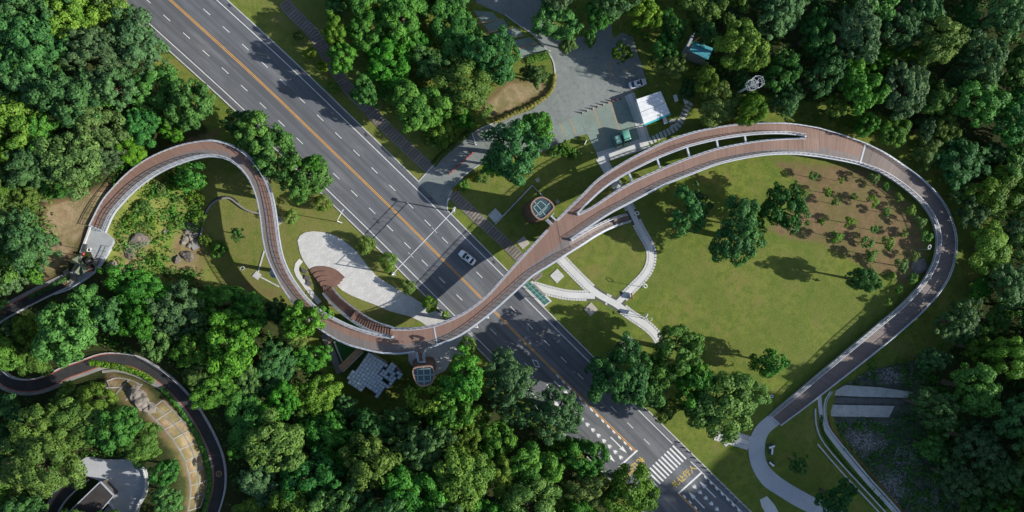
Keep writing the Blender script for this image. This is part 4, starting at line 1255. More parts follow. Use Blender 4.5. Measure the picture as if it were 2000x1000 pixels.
# ------------------------------------------------------------------ patterned panel roof, pergola and turf court
PANELM = M('white_roof_panel', (0.46, 0.50, 0.54), (0.36, 0.40, 0.44), .9, .35, .1, .5, rnd=.15)
def panel_roof(poly_px, origin, z, label, holes=()):
    root = thing('panel_roof_building', label, 'building')
    poly = [P(x, y, z) for x, y in poly_px]
    u = P(origin[0] + 10, origin[1] + 6.6, z) - P(origin[0], origin[1], z); u.normalize()
    v = Vector((-u.y, u.x, 0))
    o_ = P(origin[0], origin[1], z)
    s = .80
    hs = s * .46
    me = bpy.data.meshes.new('roof_panel')
    me.from_pydata([(-hs, -hs, 0), (hs, -hs, .05), (hs, hs, .20), (-hs, hs, .05), (0, 0, .24), (-hs, -hs, -.1), (hs, -hs, -.1), (hs, hs, -.1), (-hs, hs, -.1)], [], [(0, 1, 4), (1, 2, 4), (2, 3, 4), (3, 0, 4), (0, 5, 6, 1), (1, 6, 7, 2), (2, 7, 8, 3), (3, 8, 5, 0)])
    me.materials.append(PANELM)
    n = 0
    for i in range(-16, 17):
        for j in range(-16, 17):
            c = o_ + u * (i + .5) * s + v * (j + .5) * s
            if pip(c.x, c.y, poly):
                if (i, j) in holes: continue
                q = obj('roof_panel', me, root); q.location = (c.x, c.y, z); n += 1
                q.rotation_euler = (0, 0, math.atan2(u.y, u.x) + (math.pi / 2) * (((i + j) % 2) * 2))
    cc = sum(poly, Vector()) / len(poly)
    MB().slab([(cc.x + (p.x - cc.x) * .97, cc.y + (p.y - cc.y) * .97) for p in poly], z - .3, z - .08).build('roof_deck', M('dark_roof_deck', (.06, .065, .07), (.05, .05, .055), 1.0), root)
    MB().slab([(cc.x + (p.x - cc.x) * .9, cc.y + (p.y - cc.y) * .9) for p in poly], terr(cc.x, cc.y) - .5, z - .31).build('wall', M('grey_render', (.3, .3, .3), (.24, .24, .24), .8), root)
    return root
panel_roof([(676, 740), (724, 688), (758, 710), (738, 731), (759, 754), (738, 776), (715, 756), (704, 766)], (738, 731), 4.6, 'building with a bluish white pillow-panelled roof in the shade of the footbridge')
panel_roof([(742, 731), (764, 709), (787, 731), (764, 753)], (764, 731), 4.3, 'smaller square pillow-panelled roof separated by a dark gap from the main roof', ((1, 0), (0, 1), (-1, -1)))
ORANGEWOOD = M('orange_brown_slats', (0.46, 0.27, 0.18), (0.36, 0.20, 0.13), 1.0, 0.7)
pg = thing('pergola', 'slatted red-brown pergola beams between the turf court and patterned roof', 'pergola')
for k in range(6):
    a, c = P(661.5 + k * 1.5, 716.5 + k * 1.9, 3.2), P(697.5 + k * 2.4, 681 + k * .7, 3.2)
    MB().sweep([a, c], -.08, .08, -.1, .1).build('slat', ORANGEWOOD, pg)
for f in (.05, .95):
    a, c = P(661.5 + 36 * f, 716.5 - 35.5 * f, 3.05), P(669 + 40 * f, 726 - 41 * f, 3.05)
    MB().sweep([a, c], -.07, .07, -.12, -.0).build('cross_beam', REDWOOD, pg)
    for p in (a, c): MB().box((p.x, p.y, terr(p.x, p.y) + 1.5), (.16, .16, 3.0)).build('post', REDWOOD, pg)
p2g = thing('pergola', 'short slatted pergola end tucked under the footbridge beside the grey wall', 'pergola')
for k in range(5):
    a, c = P(637.5 + k * 1.1, 660 + k * 2.6, 2.8), P(644 + k * 1.6, 655 + k * 2.4, 2.8)
    MB().sweep([a, c], -.08, .08, -.1, .1).build('slat', ORANGEWOOD, p2g)
a = P(642, 664, 2.7); MB().box((a.x, a.y, 1.4), (.16, .16, 2.6)).build('post', REDWOOD, p2g)
court = struct(MB().slab([P(x, y) for x, y in [(650, 660), (700, 670), (720, 690), (690, 705), (668, 708)]], -.1, .06).build('turf_court', TURF))
o = MB().sweep([P(653, 667), P(669, 706)], -.13, .13, -.05, .8).build('low_wall', WHITEPAVE); tag(o, 'straight white wall along the edge of the bright turf court', 'wall')
o = MB().sweep([P(633, 653), P(664, 728)], -.75, .75, -.1, .45).build('broad_wall', CONC); tag(o, 'broad grey wall top running down from the footbridge beside the wood', 'wall')
o = MB().sweep([P(642, 668), P(664, 716)], -.5, .5, -.1, .25).build('stair_flank', CONC); tag(o, 'grey stepped flank between the broad wall and white turf wall', 'wall')
o = MB().sweep([P(709, 688), P(672, 724)], -.13, .13, -.05, 1.4).build('low_wall', WHITEPAVE); tag(o, 'white wall between the pergola and the patterned roof', 'wall')

# ------------------------------------------------------------------ kiosk with white roof
def box_between(pts, z0, z1): return MB().slab([(p.x, p.y) for p in pts], z0, z1)
ks = thing('kiosk', 'white flat-roofed kiosk with a turquoise front edge beside the car park', 'kiosk')
kc = [P(1243, 194, 3.1), P(1290.6, 178, 3.1), P(1308.6, 221, 3.1), P(1258, 242.5, 3.1)]
cc = sum(kc, Vector()) / 4
ROOFW = M('white_roof_sheet', (.74, .75, .75), (.62, .63, .64), .5, .5, fine=2.5)
def lerp2(f, g): return kc[0].lerp(kc[1], f).lerp(kc[3].lerp(kc[2], f), g)
for g0, g1 in ((0, .17), (.175, .345), (.35, .515), (.53, .69), (.695, .86), (.865, 1.0)):
    q = [lerp2(0, g0), lerp2(1, g0), lerp2(1, g1), lerp2(0, g1)]
    box_between(q, 2.95, 3.1 + (.03 if g0 > .5 else 0)).build('roof_sheet', ROOFW, ks)
q = [lerp2(.03, .03), lerp2(.97, .03), lerp2(.97, .97), lerp2(.03, .97)]
box_between(q, 2.7, 2.94).build('roof_deck', DSTEEL, ks)
q = [lerp2(.06, .06), lerp2(.94, .06), lerp2(.94, .94), lerp2(.06, .94)]
box_between(q, 0, 2.69).build('wall', WHITEP, ks)
TEAL = M('turquoise_paint', (.03, .42, .44), (.03, .34, .38), 1.0, .5)
MB().sweep([lerp2(0, 1.0), lerp2(1, 1.0)], -.42, -.02, -.5, -.02).build('fascia', TEAL, ks)
for f in (.2, .5, .8):
    a, c = lerp2(f - .09, .943), lerp2(f + .09, .943)
    MB().sweep([Vector((a.x, a.y, 1.5)), Vector((c.x, c.y, 1.5))], -.05, .03, -.6, .7).build('window', GLASS, ks)
a, c = lerp2(.943, .3), lerp2(.943, .42); MB().sweep([Vector((a.x, a.y, 1.05)), Vector((c.x, c.y, 1.05))], -.03, .05, -1.0, 1.05).build('door', GALV, ks)
for px, py, lb in ((1318, 193, 'white folding table at the wood edge behind the kiosk'), (1337, 197, 'bluish folding table next to the white one behind the kiosk'), (1297, 236, 'white stall table at the shaded corner of the kiosk')):
    t_ = thing('folding_table', lb, 'table', P(px, py, 0), .3)
    MB().box((0, 0, .74), (1.0, 1.8, .05)).build('tabletop', WHITEP if 'white' in lb else M('bluish_top', (.35, .38, .5), (.3, .33, .44), 1.0), t_)
    for sx_ in (-.4, .4):
        for sy_ in (-.75, .75): MB().box((sx_, sy_, .36), (.05, .05, .72)).build('leg', DSTEEL, t_)
sh = thing('shed', 'teal-roofed shed with a fenced yard deep in the wood', 'shed')
sq_ = [P(1346, 99.4, 6), P(1355, 79.6, 6), P(1392.7, 94, 6), P(1382.8, 116.5, 6)]
TEALROOF = M('teal_roof_sheet', (.09, .36, .42), (.07, .28, .34), .5, .35, .1, .5, fine=2.0)
sg = terr(sq_[0].x, sq_[0].y)
m01, m23 = sq_[0].lerp(sq_[1], .5), sq_[3].lerp(sq_[2], .5)
for q, s0 in (([sq_[0], m01, m23, sq_[3]], 0), ([m01, sq_[1], sq_[2], m23], 1)):
    b = MB(); zz = [6.0, 6.5, 6.5, 6.0] if not s0 else [6.5, 6.0, 6.0, 6.5]
    b.add([Vector((p.x, p.y, z)) for p, z in zip(q, zz)] + [Vector((p.x, p.y, z - .1)) for p, z in zip(q, zz)], [(3, 2, 1, 0), (4, 5, 6, 7), (0, 1, 5, 4), (1, 2, 6, 5), (2, 3, 7, 6), (3, 0, 4, 7)])
    b.build('roof', TEALROOF, sh)
cc = sum(sq_, Vector()) / 4
box_between([cc + (p - cc) * .9 for p in sq_], sg - .5, 5.85).build('wall', M('grey_block_wall', (.25, .25, .25), (.2, .2, .2), .8), sh)
yf = thing('yard_fence', 'grey panel fence around the teal-roofed shed', 'fence')
for a, c in (((1332, 108), (1352, 68)), ((1334, 110), (1354, 118)), ((1355.5, 119), (1379, 128))):
    MB().sweep([G(*a), G(*c)], -.3, .3, -.2, 1.8).build('fence_panel', M('fence_panel_grey', (.30, .33, .38), (.25, .28, .33), 1.0, .6), yf)

# ------------------------------------------------------------------ vehicles
def paint(name, c): return M(name, c, tuple(x * .93 for x in c), 1.0, .28, .15, .6, local=True)
def wheel(par, x, y, r=.33):
    b = MB()
    for y0, y1, rr in ((-.1, .1, r),):
        b.loft([[Vector((x + rr * f * math.cos(k * .3927), y + yy, r + rr * f * math.sin(k * .3927))) for k in range(16)] for yy, f in ((-.11, .82), (-.08, 1), (.08, 1), (.11, .82))])
    w = b.build('wheel', RUBBER, par, True)
    sgn = 1 if y > 0 else -1
    MB().loft([[Vector((x + r * .6 * math.cos(k * .5236), y + sgn * yy, r + r * .6 * math.sin(k * .5236))) for k in range(12)] for yy in (.09, .125)]).build('rim', GALV, w)
def ring_sec(x, hw, z0, z1, rnd=.18):
    """rounded rectangular section across the car at station x"""
    h = z1 - z0; r_ = min(rnd, hw * .45, h * .45)
    pts = []
    for cx_, cz_, a0 in ((hw - r_, z1 - r_, 0), (-hw + r_, z1 - r_, 90), (-hw + r_, z0 + r_, 180), (hw - r_, z0 + r_, 270)):
        for k in range(4):
            a = R(a0 + k * 30); pts.append(Vector((x, cx_ + r_ * math.cos(a), cz_ + r_ * math.sin(a))))
    return pts
def car(loc, rz, label, pm, roofm, sunroof=True):
    t_ = thing('car', label, 'car', loc, rz)
    L = 2.32
    secs = [(-L, .62, .42, .86), (-L + .10, .78, .32, .98), (-L + .5, .88, .25, 1.02), (-1.0, .92, .22, 1.0), (0, .93, .22, .97), (.9, .92, .22, .94), (1.5, .90, .24, .86), (2.0, .82, .28, .78), (L - .08, .68, .36, .70), (L, .5, .42, .62)]
    MB().loft([ring_sec(x, w, a, b_) for x, w, a, b_ in secs]).build('body', pm, t_, True)
    cab = [(-1.75, .62, .93, 1.0), (-1.25, .70, .93, 1.32), (-.7, .70, .93, 1.45), (.1, .70, .93, 1.46), (.55, .70, .93, 1.38), (1.15, .72, .9, .96)]
    MB().loft([ring_sec(x, w + .06, a, b_, .14) for x, w, a, b_ in cab]).build('glazing', GLASS, t_, True)
    rf_ = [(-1.1, .60, 1.36, 1.41), (-.7, .64, 1.42, 1.475), (.1, .64, 1.43, 1.485), (.45, .60, 1.38, 1.44)]
    r_ = MB().loft([ring_sec(x, w, a, b_, .02) for x, w, a, b_ in rf_]).build('roof', roofm, t_, True)
    if sunroof: MB().box((-.05, 0, 1.487), (.75, .85, .02)).build('sunroof', GLASS, r_)
    for s in (-1, 1):
        MB().sweep([Vector((-1.3, s * .735, 1.2)), Vector((-.7, s * .72, 1.39)), Vector((.35, s * .72, 1.38)), Vector((1.1, s * .76, .97))], -.035, .035, -.03, .04).build('roof_pillar', pm, t_)
        MB().box((.75, s * .98, 1.0), (.16, .2, .13)).build('mirror', pm, t_)
        MB().box((2.12, s * .56, .66), (.26, .32, .1)).build('headlight', M('headlamp_glass', (.7, .72, .74), (.6, .62, .64), 1.0, .15), t_)
        MB().box((-2.24, s * .56, .84), (.14, .36, .12)).build('tail_light', M('tail_lamp_red', (.35, .02, .02), (.3, .02, .02), 1.0, .3), t_)
        for x in (-1.4, 1.42): wheel(t_, x, s * .84)
    MB().box((2.3, 0, .5), (.05, .5, .12)).build('number_plate', PAINT, t_)
    return t_
def heading(a, b_):
    p, q = P(*a), P(*b_); return math.atan2(q.y - p.y, q.x - p.x)
WHITECAR = paint('white_car_paint', (.78, .79, .80))
SILVER = paint('silver_car_paint', (.60, .63, .67))
p = P(912.5, 503, .8); car((p.x, p.y, .02), heading((928, 515), (896, 490)), 'white saloon car with a dark sunroof driving on the road', WHITECAR, WHITECAR)
p = P(1245.5, 163, .8); car((p.x, p.y, .03), heading((1226, 168), (1265, 157)), 'silver-white car parked in the shade by the kiosk', SILVER, SILVER, True)
def van(loc, rz, label, L, W, H_, pm):
    t_ = thing('utility_van', label, 'van', loc, rz, 'green vans on the bays')
    h = L / 2
    MB().loft([ring_sec(x, w, a, b_, .22) for x, w, a, b_ in ((-h, W * .44, .45, H_ * .93), (-h + .12, W / 2, .3, H_), (h * .35, W / 2, .28, H_), (h * .55, W * .49, .28, H_ * .93), (h * .78, W * .47, .28, H_ * .62), (h * .96, W * .43, .32, H_ * .50), (h, W * .36, .4, H_ * .4))]).build('body', pm, t_, True)
    MB().loft([ring_sec(x, w, a, b_, .08) for x, w, a, b_ in ((h * .5, W * .455, H_ * .68, H_ * .955), (h * .62, W * .45, H_ * .66, H_ * .90), (h * .80, W * .44, H_ * .58, H_ * .65))]).build('windscreen', GLASS, t_, True)
    for s in (-1, 1):
        MB().box((0, s * (W / 2 + .005), H_ * .72), (L * .5, .03, H_ * .24)).build('side_window', GLASS, t_)
        MB().box((h * .97, s * W * .3, H_ * .36), (.1, .26, .18)).build('headlight', M('headlamp_glass', (.7, .72, .74), (.6, .62, .64), 1.0, .15), t_)
        for x in (-h * .6, h * .6): wheel(t_, x, s * (W / 2 - .1), .3)
    MB().box((h * 1.0, 0, .42), (.14, W * .8, .2)).build('bumper', GALV, t_)
    return t_
GREENV = paint('green_van_paint', (.16, .40, .29)); GREENV2 = paint('pale_green_van_paint', (.27, .47, .37))
p = P(1207, 276.5, 1.2); van((p.x, p.y, .03), heading((1203, 265), (1211, 288)), 'smaller pale green utility van parked in a bay', 2.9, 1.55, 2.2, GREENV2)
p = P(1222, 269, 1.5); van((p.x, p.y, .03), heading((1218, 256), (1226, 283)), 'taller green utility van parked beside the smaller one', 3.6, 1.85, 2.9, GREENV)

# ------------------------------------------------------------------ cones, bollards, barriers
def cone_proto(mat, band):
    t_ = obj('traffic_cone', None)
    MB().box((0, 0, .03), (.42, .42, .06)).build('base', DSTEEL, t_)
    MB().loft([[Vector((r_ * math.cos(k * .628), r_ * math.sin(k * .628), z)) for k in range(10)] for r_, z in ((.17, .06), (.10, .95))]).build('body', mat, t_, True)
    MB().loft([[Vector((r_ * math.cos(k * .628), r_ * math.sin(k * .628), z)) for k in range(10)] for r_, z in ((.155, .45), (.135, .65))]).build('stripe', band, t_, True)
    kids(t_)
    return t_
CREAM = M('cream_plastic', (.66, .60, .46), (.58, .52, .40), 1.0, .6)
cw, crd = cone_proto(CREAM, REDP), cone_proto(REDP, PAINT)
first = {0: True, 1: True}
for px, py, r_ in ((1136.7, 221, 0), (1146, 217, 0), (1157, 213, 0), (1166.4, 209, 1), (1177.5, 205, 0), (1186.6, 201, 1), (1195.6, 197.7, 1), (1203.6, 195, 1), (1212, 193, 1), (1261, 246, 1)):
    src = crd if r_ else cw
    o = src if first[r_] else copy_tree(src)
    first[r_] = False
    o.location = P(px, py, .03); o.rotation_euler = (0, 0, random.uniform(0, 1.5))
    lb = ('red' if r_ else 'cream') + ' traffic cone in the diagonal row across the car park'
    if px > 1250: lb = 'red traffic cone at the turquoise corner of the kiosk'
    tag(o, lb, 'traffic cone', 'traffic cones in the car park')
bl = obj('bollard', None)
MB().loft([[Vector((r_ * math.cos(k * .628), r_ * math.sin(k * .628), z)) for k in range(10)] for r_, z in ((.19, 0), (.17, .6), (.10, .72))]).build('post', KERB, bl, True)
MB().box((0, 0, .02), (.5, .5, .06)).build('base', CONC, bl)
kids(bl)
BP = [(820, 245), (880, 305), (938, 352), (990, 415), (1050, 470), (1105, 525), (1155, 575), (1210, 632), (1258, 680), (1315, 735), (1362, 785), (1410, 830), (1455, 880), (1500, 915), (1550, 960)]
for i, (a, c) in enumerate(BP):
    o = bl if i == 0 else copy_tree(bl)
    o.location = P(1180 + a / 5.557, 820 + c / 5.557, .03)
    tag(o, 'squat stone bollard on the kerb beside the zebra crossing', 'bollard', 'bollards along the kerb by the crossing')
for i in range(9):
    px, py = 879 + i * 5.6, 338 - i * 5.0
    t_ = thing('barrier', 'low red plastic barrier in the row along the side road', 'barrier', P(px, py, .02), heading((879, 338), (925, 298)), 'red barriers along the side road')
    MB().box((0, 0, .42), (.75, .08, .5)).build('panel', REDP, t_); MB().box((-.3, 0, .1), (.08, .4, .2)).build('foot', REDP, t_); MB().box((.3, 0, .1), (.08, .4, .2)).build('foot', REDP, t_)
t_ = thing('chain_barrier', 'white and dark striped chain of posts across the side road', 'barrier', (0, 0, 0))
for i in range(6):
    q = P(922 + i * 1.4, 262 + i * 4.2, 0); MB().box((q.x, q.y, .5), (.25, .25, 1.0)).build('post', WHITEP, t_)

# ------------------------------------------------------------------ street lamps and gantry
def street_lamp(px, py, ax, ay, label, h=8.2):
    """px,py: foot; ax,ay: where the lamp head was surveyed"""
    f = G(px, py)
    hd = P(ax, ay, f.z + h)
    t_ = thing('street_lamp', label, 'street lamp', f, 0, 'street lamps along the road')
    e = Vector((hd.x - f.x, hd.y - f.y, h))
    if Vector((e.x, e.y, 0)).length > 2.6: e = Vector((e.x, e.y, 0)).normalized() * 2.6 + Vector((0, 0, h))
    MB().tube([(0, 0, 0), (0, 0, h - .5)], .11, 8, .07).build('pole', WHITEP, t_, True)
    MB().tube([(0, 0, h - .5), e * .25 + Vector((0, 0, (h - .1) * .75)), e], .07, 6, .05).build('arm', WHITEP, t_, True)
    a = math.atan2(e.y, e.x)
    MB().box((e.x + .3 * math.cos(a), e.y + .3 * math.sin(a), h + .02), (.85, .3, .12), a).build('lamp_head', GALV, t_)
    MB().box((0, 0, .15), (.45, .45, .3)).build('base', CONC, t_)
street_lamp(667, 435, 668, 414, 'white street lamp on the dry verge above the white plaza')
street_lamp(489, 262, 488, 240, 'white street lamp among the roadside trees at the footbridge bend')
street_lamp(256, 74, 258, 48, 'white street lamp at the wood edge by the road')
street_lamp(1075, 838, 1084, 826, 'white street lamp poking out of the wood above the lane arrows')
gn = thing('gantry', 'thin white steel camera gantry spanning the whole road', 'gantry')
gh = 7.2
g0, g1 = P(886, 413, 0), P(769, 535, 0)
for q in (g0, g1):
    MB().tube([q, Vector((q.x, q.y, gh + .2))], .17, 10, .12).build('pole', WHITEP, gn, True)
    MB().box((q.x, q.y, .2), (.9, .9, .4)).build('footing', CONC, gn)
for z in (gh, gh - 1.3):
    MB().tube([Vector((g0.x, g0.y, z)), Vector((g1.x, g1.y, z))], .065, 8).build('chord', GALV, gn)
b = MB()
for i in range(17):
    q, w_ = g0.lerp(g1, i / 16), g0.lerp(g1, min(1, (i + 1) / 16))
    b.tube([Vector((q.x, q.y, gh - 1.3)), Vector((q.x, q.y, gh))], .045, 5)
b.build('web_bars', GALV, gn)
dr = (CL[100] - CL[99]).normalized()
for f in (.32, .70):
    q = g0.lerp(g1, f)
    MB().tube([Vector((q.x, q.y, gh)) - dr * .75, Vector((q.x, q.y, gh)) + dr * .75], .05, 6).build('camera_bar', GALV, gn)
    for s in (-.7, .7, .35): MB().box((q.x + dr.x * s, q.y + dr.y * s, gh + .18), (.28, .16, .16), math.atan2(dr.y, dr.x)).build('camera', GALV, gn)
q = g0; MB().box((q.x, q.y + .3, gh + .35), (.7, .45, .5), .7).build('control_box', GALV, gn)
def hoop_lamp(px, py, label, h=4.2):
    p = P(px, py, h)
    t_ = thing('path_lamp', label, 'lamp', (p.x, p.y, terr(p.x, p.y)), random.uniform(0, 3), 'hoop lamps along the paths')
    MB().tube([(0, 0, 0), (0, 0, h)], .07, 8, .05).build('pole', GALV, t_, True)
    n = 18
    ring = [Vector((.62 + .55 * math.cos(k * 6.2832 / n), .40 * math.sin(k * 6.2832 / n), h + .25 * math.cos(k * 6.2832 / n))) for k in range(n + 1)]
    MB().tube(ring, .075, 6, cap=False).build('lamp_hoop', WHITEP, t_, True)
    MB().box((0, 0, .1), (.35, .35, .2)).build('base', CONC, t_)
hoop_lamp(1264, 562, 'white hoop lamp beside the curved paver path')
hoop_lamp(1264, 624, 'white hoop lamp where the main paver path bends')
hoop_lamp(1816, 487, 'white hoop lamp at the inner side of the footbridge loop')
hoop_lamp(1249, 418, 'white hoop lamp where the spur ramp meets the path')
hoop_lamp(468, 526, 'white hoop lamp on the lawn in the footbridge shadow')
hoop_lamp(204, 491, 'white hoop lamp at the forecourt railing')
def sign(px, py, h, w, hb, label, topm, rz):
    p = P(px, py, h)
    t_ = thing('sign_board', label, 'sign', (p.x, p.y, terr(p.x, p.y)), rz)
    for s in (-w * .35, w * .35): MB().box((s, 0, (h - hb) / 2), (.08, .08, h - hb)).build('post', GALV, t_)
    MB().box((0, 0, h - hb / 2), (w, .14, hb)).build('panel', topm, t_)
ORANGE = M('orange_board', (.42, .20, .12), (.36, .17, .10), 1.0, .6)
sign(1236, 579, 1.5, 1.6, 1.2, 'orange-topped notice board on the paver path near the junction', ORANGE, R(100))
sign(1264, 617, 3.4, 1.1, 1.3, 'tall white sign board on two posts beside the bending path', WHITEP, R(60))
sign(1144, 278, 1.8, 1.2, .9, 'small white and orange sign at the corner of the bays', WHITEP, R(65))
# bus shelter with green glass
bs = thing('bus_shelter', 'roadside shelter with a flat green glass roof beside the footbridge', 'shelter')
GGL = M('green_glass', (.035, .11, .09), (.045, .13, .105), .6, .12, 0, .7)
hq = 3.0
qq = [P(x, y, hq) for x, y in ((1023, 556), (1034, 549.5), (1074, 589), (1063, 596))]
for i in range(6):
    a0, a1, b0, b1 = qq[0].lerp(qq[3], (i + .02) / 6), qq[0].lerp(qq[3], (i + .98) / 6), qq[1].lerp(qq[2], (i + .02) / 6), qq[1].lerp(qq[2], (i + .98) / 6)
    box_between([a0, b0, b1, a1], hq, hq + .05).build('glass_panel', GGL, bs)
for i in range(7):
    a0, b0 = qq[0].lerp(qq[3], i / 6), qq[1].lerp(qq[2], i / 6)
    MB().sweep([a0, b0], -.05, .05, -.08, .08).build('roof_beam', MULL, bs)
MB().sweep([qq[0].lerp(qq[1], .5), qq[3].lerp(qq[2], .5)], -.05, .05, -.1, .09).build('roof_beam', MULL, bs)
for f in (.06, .5, .94):
    a0 = qq[1].lerp(qq[2], f); MB().box((a0.x, a0.y, 1.48), (.12, .12, 2.9)).build('post', GALV, bs)
a0, b0 = qq[1].lerp(qq[2], .2), qq[1].lerp(qq[2], .8); MB().sweep([Vector((a0.x, a0.y, .5)), Vector((b0.x, b0.y, .5))], .2, .6, -.05, .02).build('seat', TIMBER, bs)
o = box_between([P(1020, 560), P(1040, 548), P(1078, 588), P(1062, 600)], -.1, .08).build('shelter_platform', KERB); tag(o, 'pale kerb platform under the green glass shelter', 'platform')

# ------------------------------------------------------------------ telecom mast in the wood
mt = thing('telecom_mast', 'white telecom mast with a ring platform and antennas rising above the wood', 'mast')
hm = 19.0
top = P(1480, 160, hm); zb = terr(top.x, top.y)
mt.location = (top.x, top.y, zb); H2 = hm - zb
MB().tube([(0, 0, 0), (0, 0, H2)], .34, 12, .16).build('pole', GALV, mt, True)
for z, rr in ((H2 - .6, 1.35), (H2 - 3.6, 1.25)):
    n = 24
    ring = [Vector((rr * math.cos(k * 6.2832 / n), rr * math.sin(k * 6.2832 / n), z)) for k in range(n)]
    MB().sweep(ring, -.04, .04, -.04, .04, closed=True).build('ring_rail', GALV, mt)
    MB().sweep([p + Vector((0, 0, 1.0)) for p in ring], -.03, .03, -.03, .03, closed=True).build('ring_rail', GALV, mt)
    for k in range(6):
        a = k * 1.047; MB().tube([(0, 0, z), (rr * math.cos(a), rr * math.sin(a), z)], .03, 5).build('spoke', GALV, mt)
    for k in range(5):
        a = k * 1.2566 + z; MB().box((rr * 1.05 * math.cos(a), rr * 1.05 * math.sin(a), z + .3), (.12, .28, 1.7), a).build('antenna', GALV, mt)
MB().tube([(0, 0, H2), (0, 0, H2 + 2.4)], .05, 6).build('lightning_rod', GALV, mt)

# ------------------------------------------------------------------ stream, weirs and its path
WEIRC = M('weir_concrete', (0.50, 0.49, 0.45), (0.36, 0.35, 0.32), .5, .9, fine=2.0, bump=.2)
BED = M('stream_bed', (.12, .125, .105), (.055, .065, .048), .5, .95, fine=1.6, bump=.6)
zb = -1.28
bed = struct(MB().slab([P(x, y, zb) for x, y in [(1640, 748), (1700, 716), (1795, 700), (1862, 800), (1880, 1080), (1825, 1080), (1756, 1002), (1696, 926), (1640, 850), (1624, 812), (1630, 780)]], -1.6, zb + .08).build('stream_bed', BED))
sts = MB()
ico = bmesh.new(); bmesh.ops.create_icosphere(ico, subdivisions=1, radius=1)
iv = [v.co.copy() for v in ico.verts]; ifc = [tuple(v.index for v in f.verts) for f in ico.faces]; ico.free()
SB = [(1650, 748), (1700, 722), (1790, 708), (1800, 745), (1700, 752)]
SB2 = [(1630, 822), (1740, 822), (1770, 850), (1830, 960), (1850, 1040), (1800, 1040), (1756, 990), (1696, 915), (1650, 860)]
nst = 0
while nst < 3600:
    x, y = random.uniform(1625, 1850), random.uniform(700, 1040)
    if not (pip(x, y, SB) or pip(x, y, SB2)): continue
    if math.sin(x * .06 + y * .03) + math.sin(y * .09 - x * .03) + random.uniform(-1.2, 1.2) < .1: continue
    nst += 1
    p = P(x, y, zb + .1); s = .06 + .26 * random.random() ** 2.5
    a = random.uniform(0, 6.28); fl = random.uniform(.4, .8)
    sts.add([Vector((p.x + s * (v.x * math.cos(a) - v.y * math.sin(a) * .75), p.y + s * (v.x * math.sin(a) + v.y * math.cos(a) * .75), p.z + s * v.z * fl)) for v in iv], ifc)
o = sts.build('stream_stones', M('pale_stream_stone', (.34, .33, .31), (.17, .165, .155), 2.5, .9)); tag(o, 'pale loose stones strewn over the shaded stream bed', 'stones', kind='stuff')
o = MB().slab([P(x, y, -.6) for x, y in ((1626, 772), (1630, 764), (1650, 752), (1690, 755), (1722, 757), (1783, 766), (1772, 777), (1679, 774.5))], -1.6, -.55).build('weir', WEIRC); tag(o, 'upper grey concrete weir apron across the stony stream', 'weir')
o = MB().slab([P(x, y, -.9) for x, y in ((1617, 813), (1622, 790.5), (1747, 793), (1736, 815))], -1.6, -.85).build('weir', WEIRC); tag(o, 'lower grey concrete weir apron across the stony stream', 'weir')
o = MB().slab([P(x, y, -1.2) for x, y in ((1624, 776), (1772, 779), (1765, 789), (1622, 787))], -1.6, -1.12).build('weir_channel', M('dark_concrete', (.12, .12, .11), (.08, .08, .075), .6, .6)); tag(o, 'dark channel slab between the two weir aprons', 'weir')  # darker, smoother slab in the trough between the aprons
for ln, w_, h_, mm, lb in (
    ([(1600, 772), (1603, 802), (1608.6, 831), (1625, 856), (1653.6, 892), (1689.6, 935), (1722, 971), (1760, 1012)], .55, .04, WHITEPAVE, None),
    ([(1591.7, 798), (1594, 831), (1607, 863), (1646, 910), (1686, 953), (1740, 1012)], .18, .30, KERB, 'curved pale kerb line between the lawn and the stream path'),
    ([(1596, 867), (1639, 917), (1679, 960), (1727, 1012)], .18, .30, KERB, 'straight pale kerb line at the shaded lawn edge')):
    o = MB().sweep([P(x, y) for x, y in cr(ln, 6)], -w_, w_, -.3, h_).build('stream_path' if lb is None else 'kerb_line', mm)
    if lb: tag(o, lb, 'kerb')
    else: struct(o)
fp = [P(x, y) for x, y in cr([(1622, 764), (1612, 780), (1609, 802), (1614, 829), (1630, 853), (1659, 888), (1695, 931), (1728, 967), (1766, 1010)], 6)]
b = MB(); b.sweep(fp, -.06, .06, .95, 1.03); b.sweep(fp, -.03, .03, .5, .54); b.sweep(fp, -.15, .15, -1.6, .12)
for p in resample(fp, int(length(fp) / 1.5)): b.box((p.x, p.y, .5), (.08, .08, 1.0))
tag(b.build('railing', STEEL), 'white railing along the stream side of the narrow path', 'railing')
fp2 = [P(x, y, -.4) for x, y in cr([(1617, 812), (1622, 835), (1640, 858), (1668, 890), (1705, 932), (1742, 975), (1772, 1012)], 6)]
b = MB(); b.sweep(fp2, -.05, .05, .8, .88); b.sweep(fp2, -.05, .05, .4, .46)
for p in resample(fp2, int(length(fp2) / 2)): b.box((p.x, p.y, p.z), (.07, .07, 1.9))
tag(b.build('red_fence', M('rust_red_rail', (.26, .08, .06), (.2, .06, .05), 1.0)), 'rust red tubular fence on the stream bank below the white railing', 'fence')
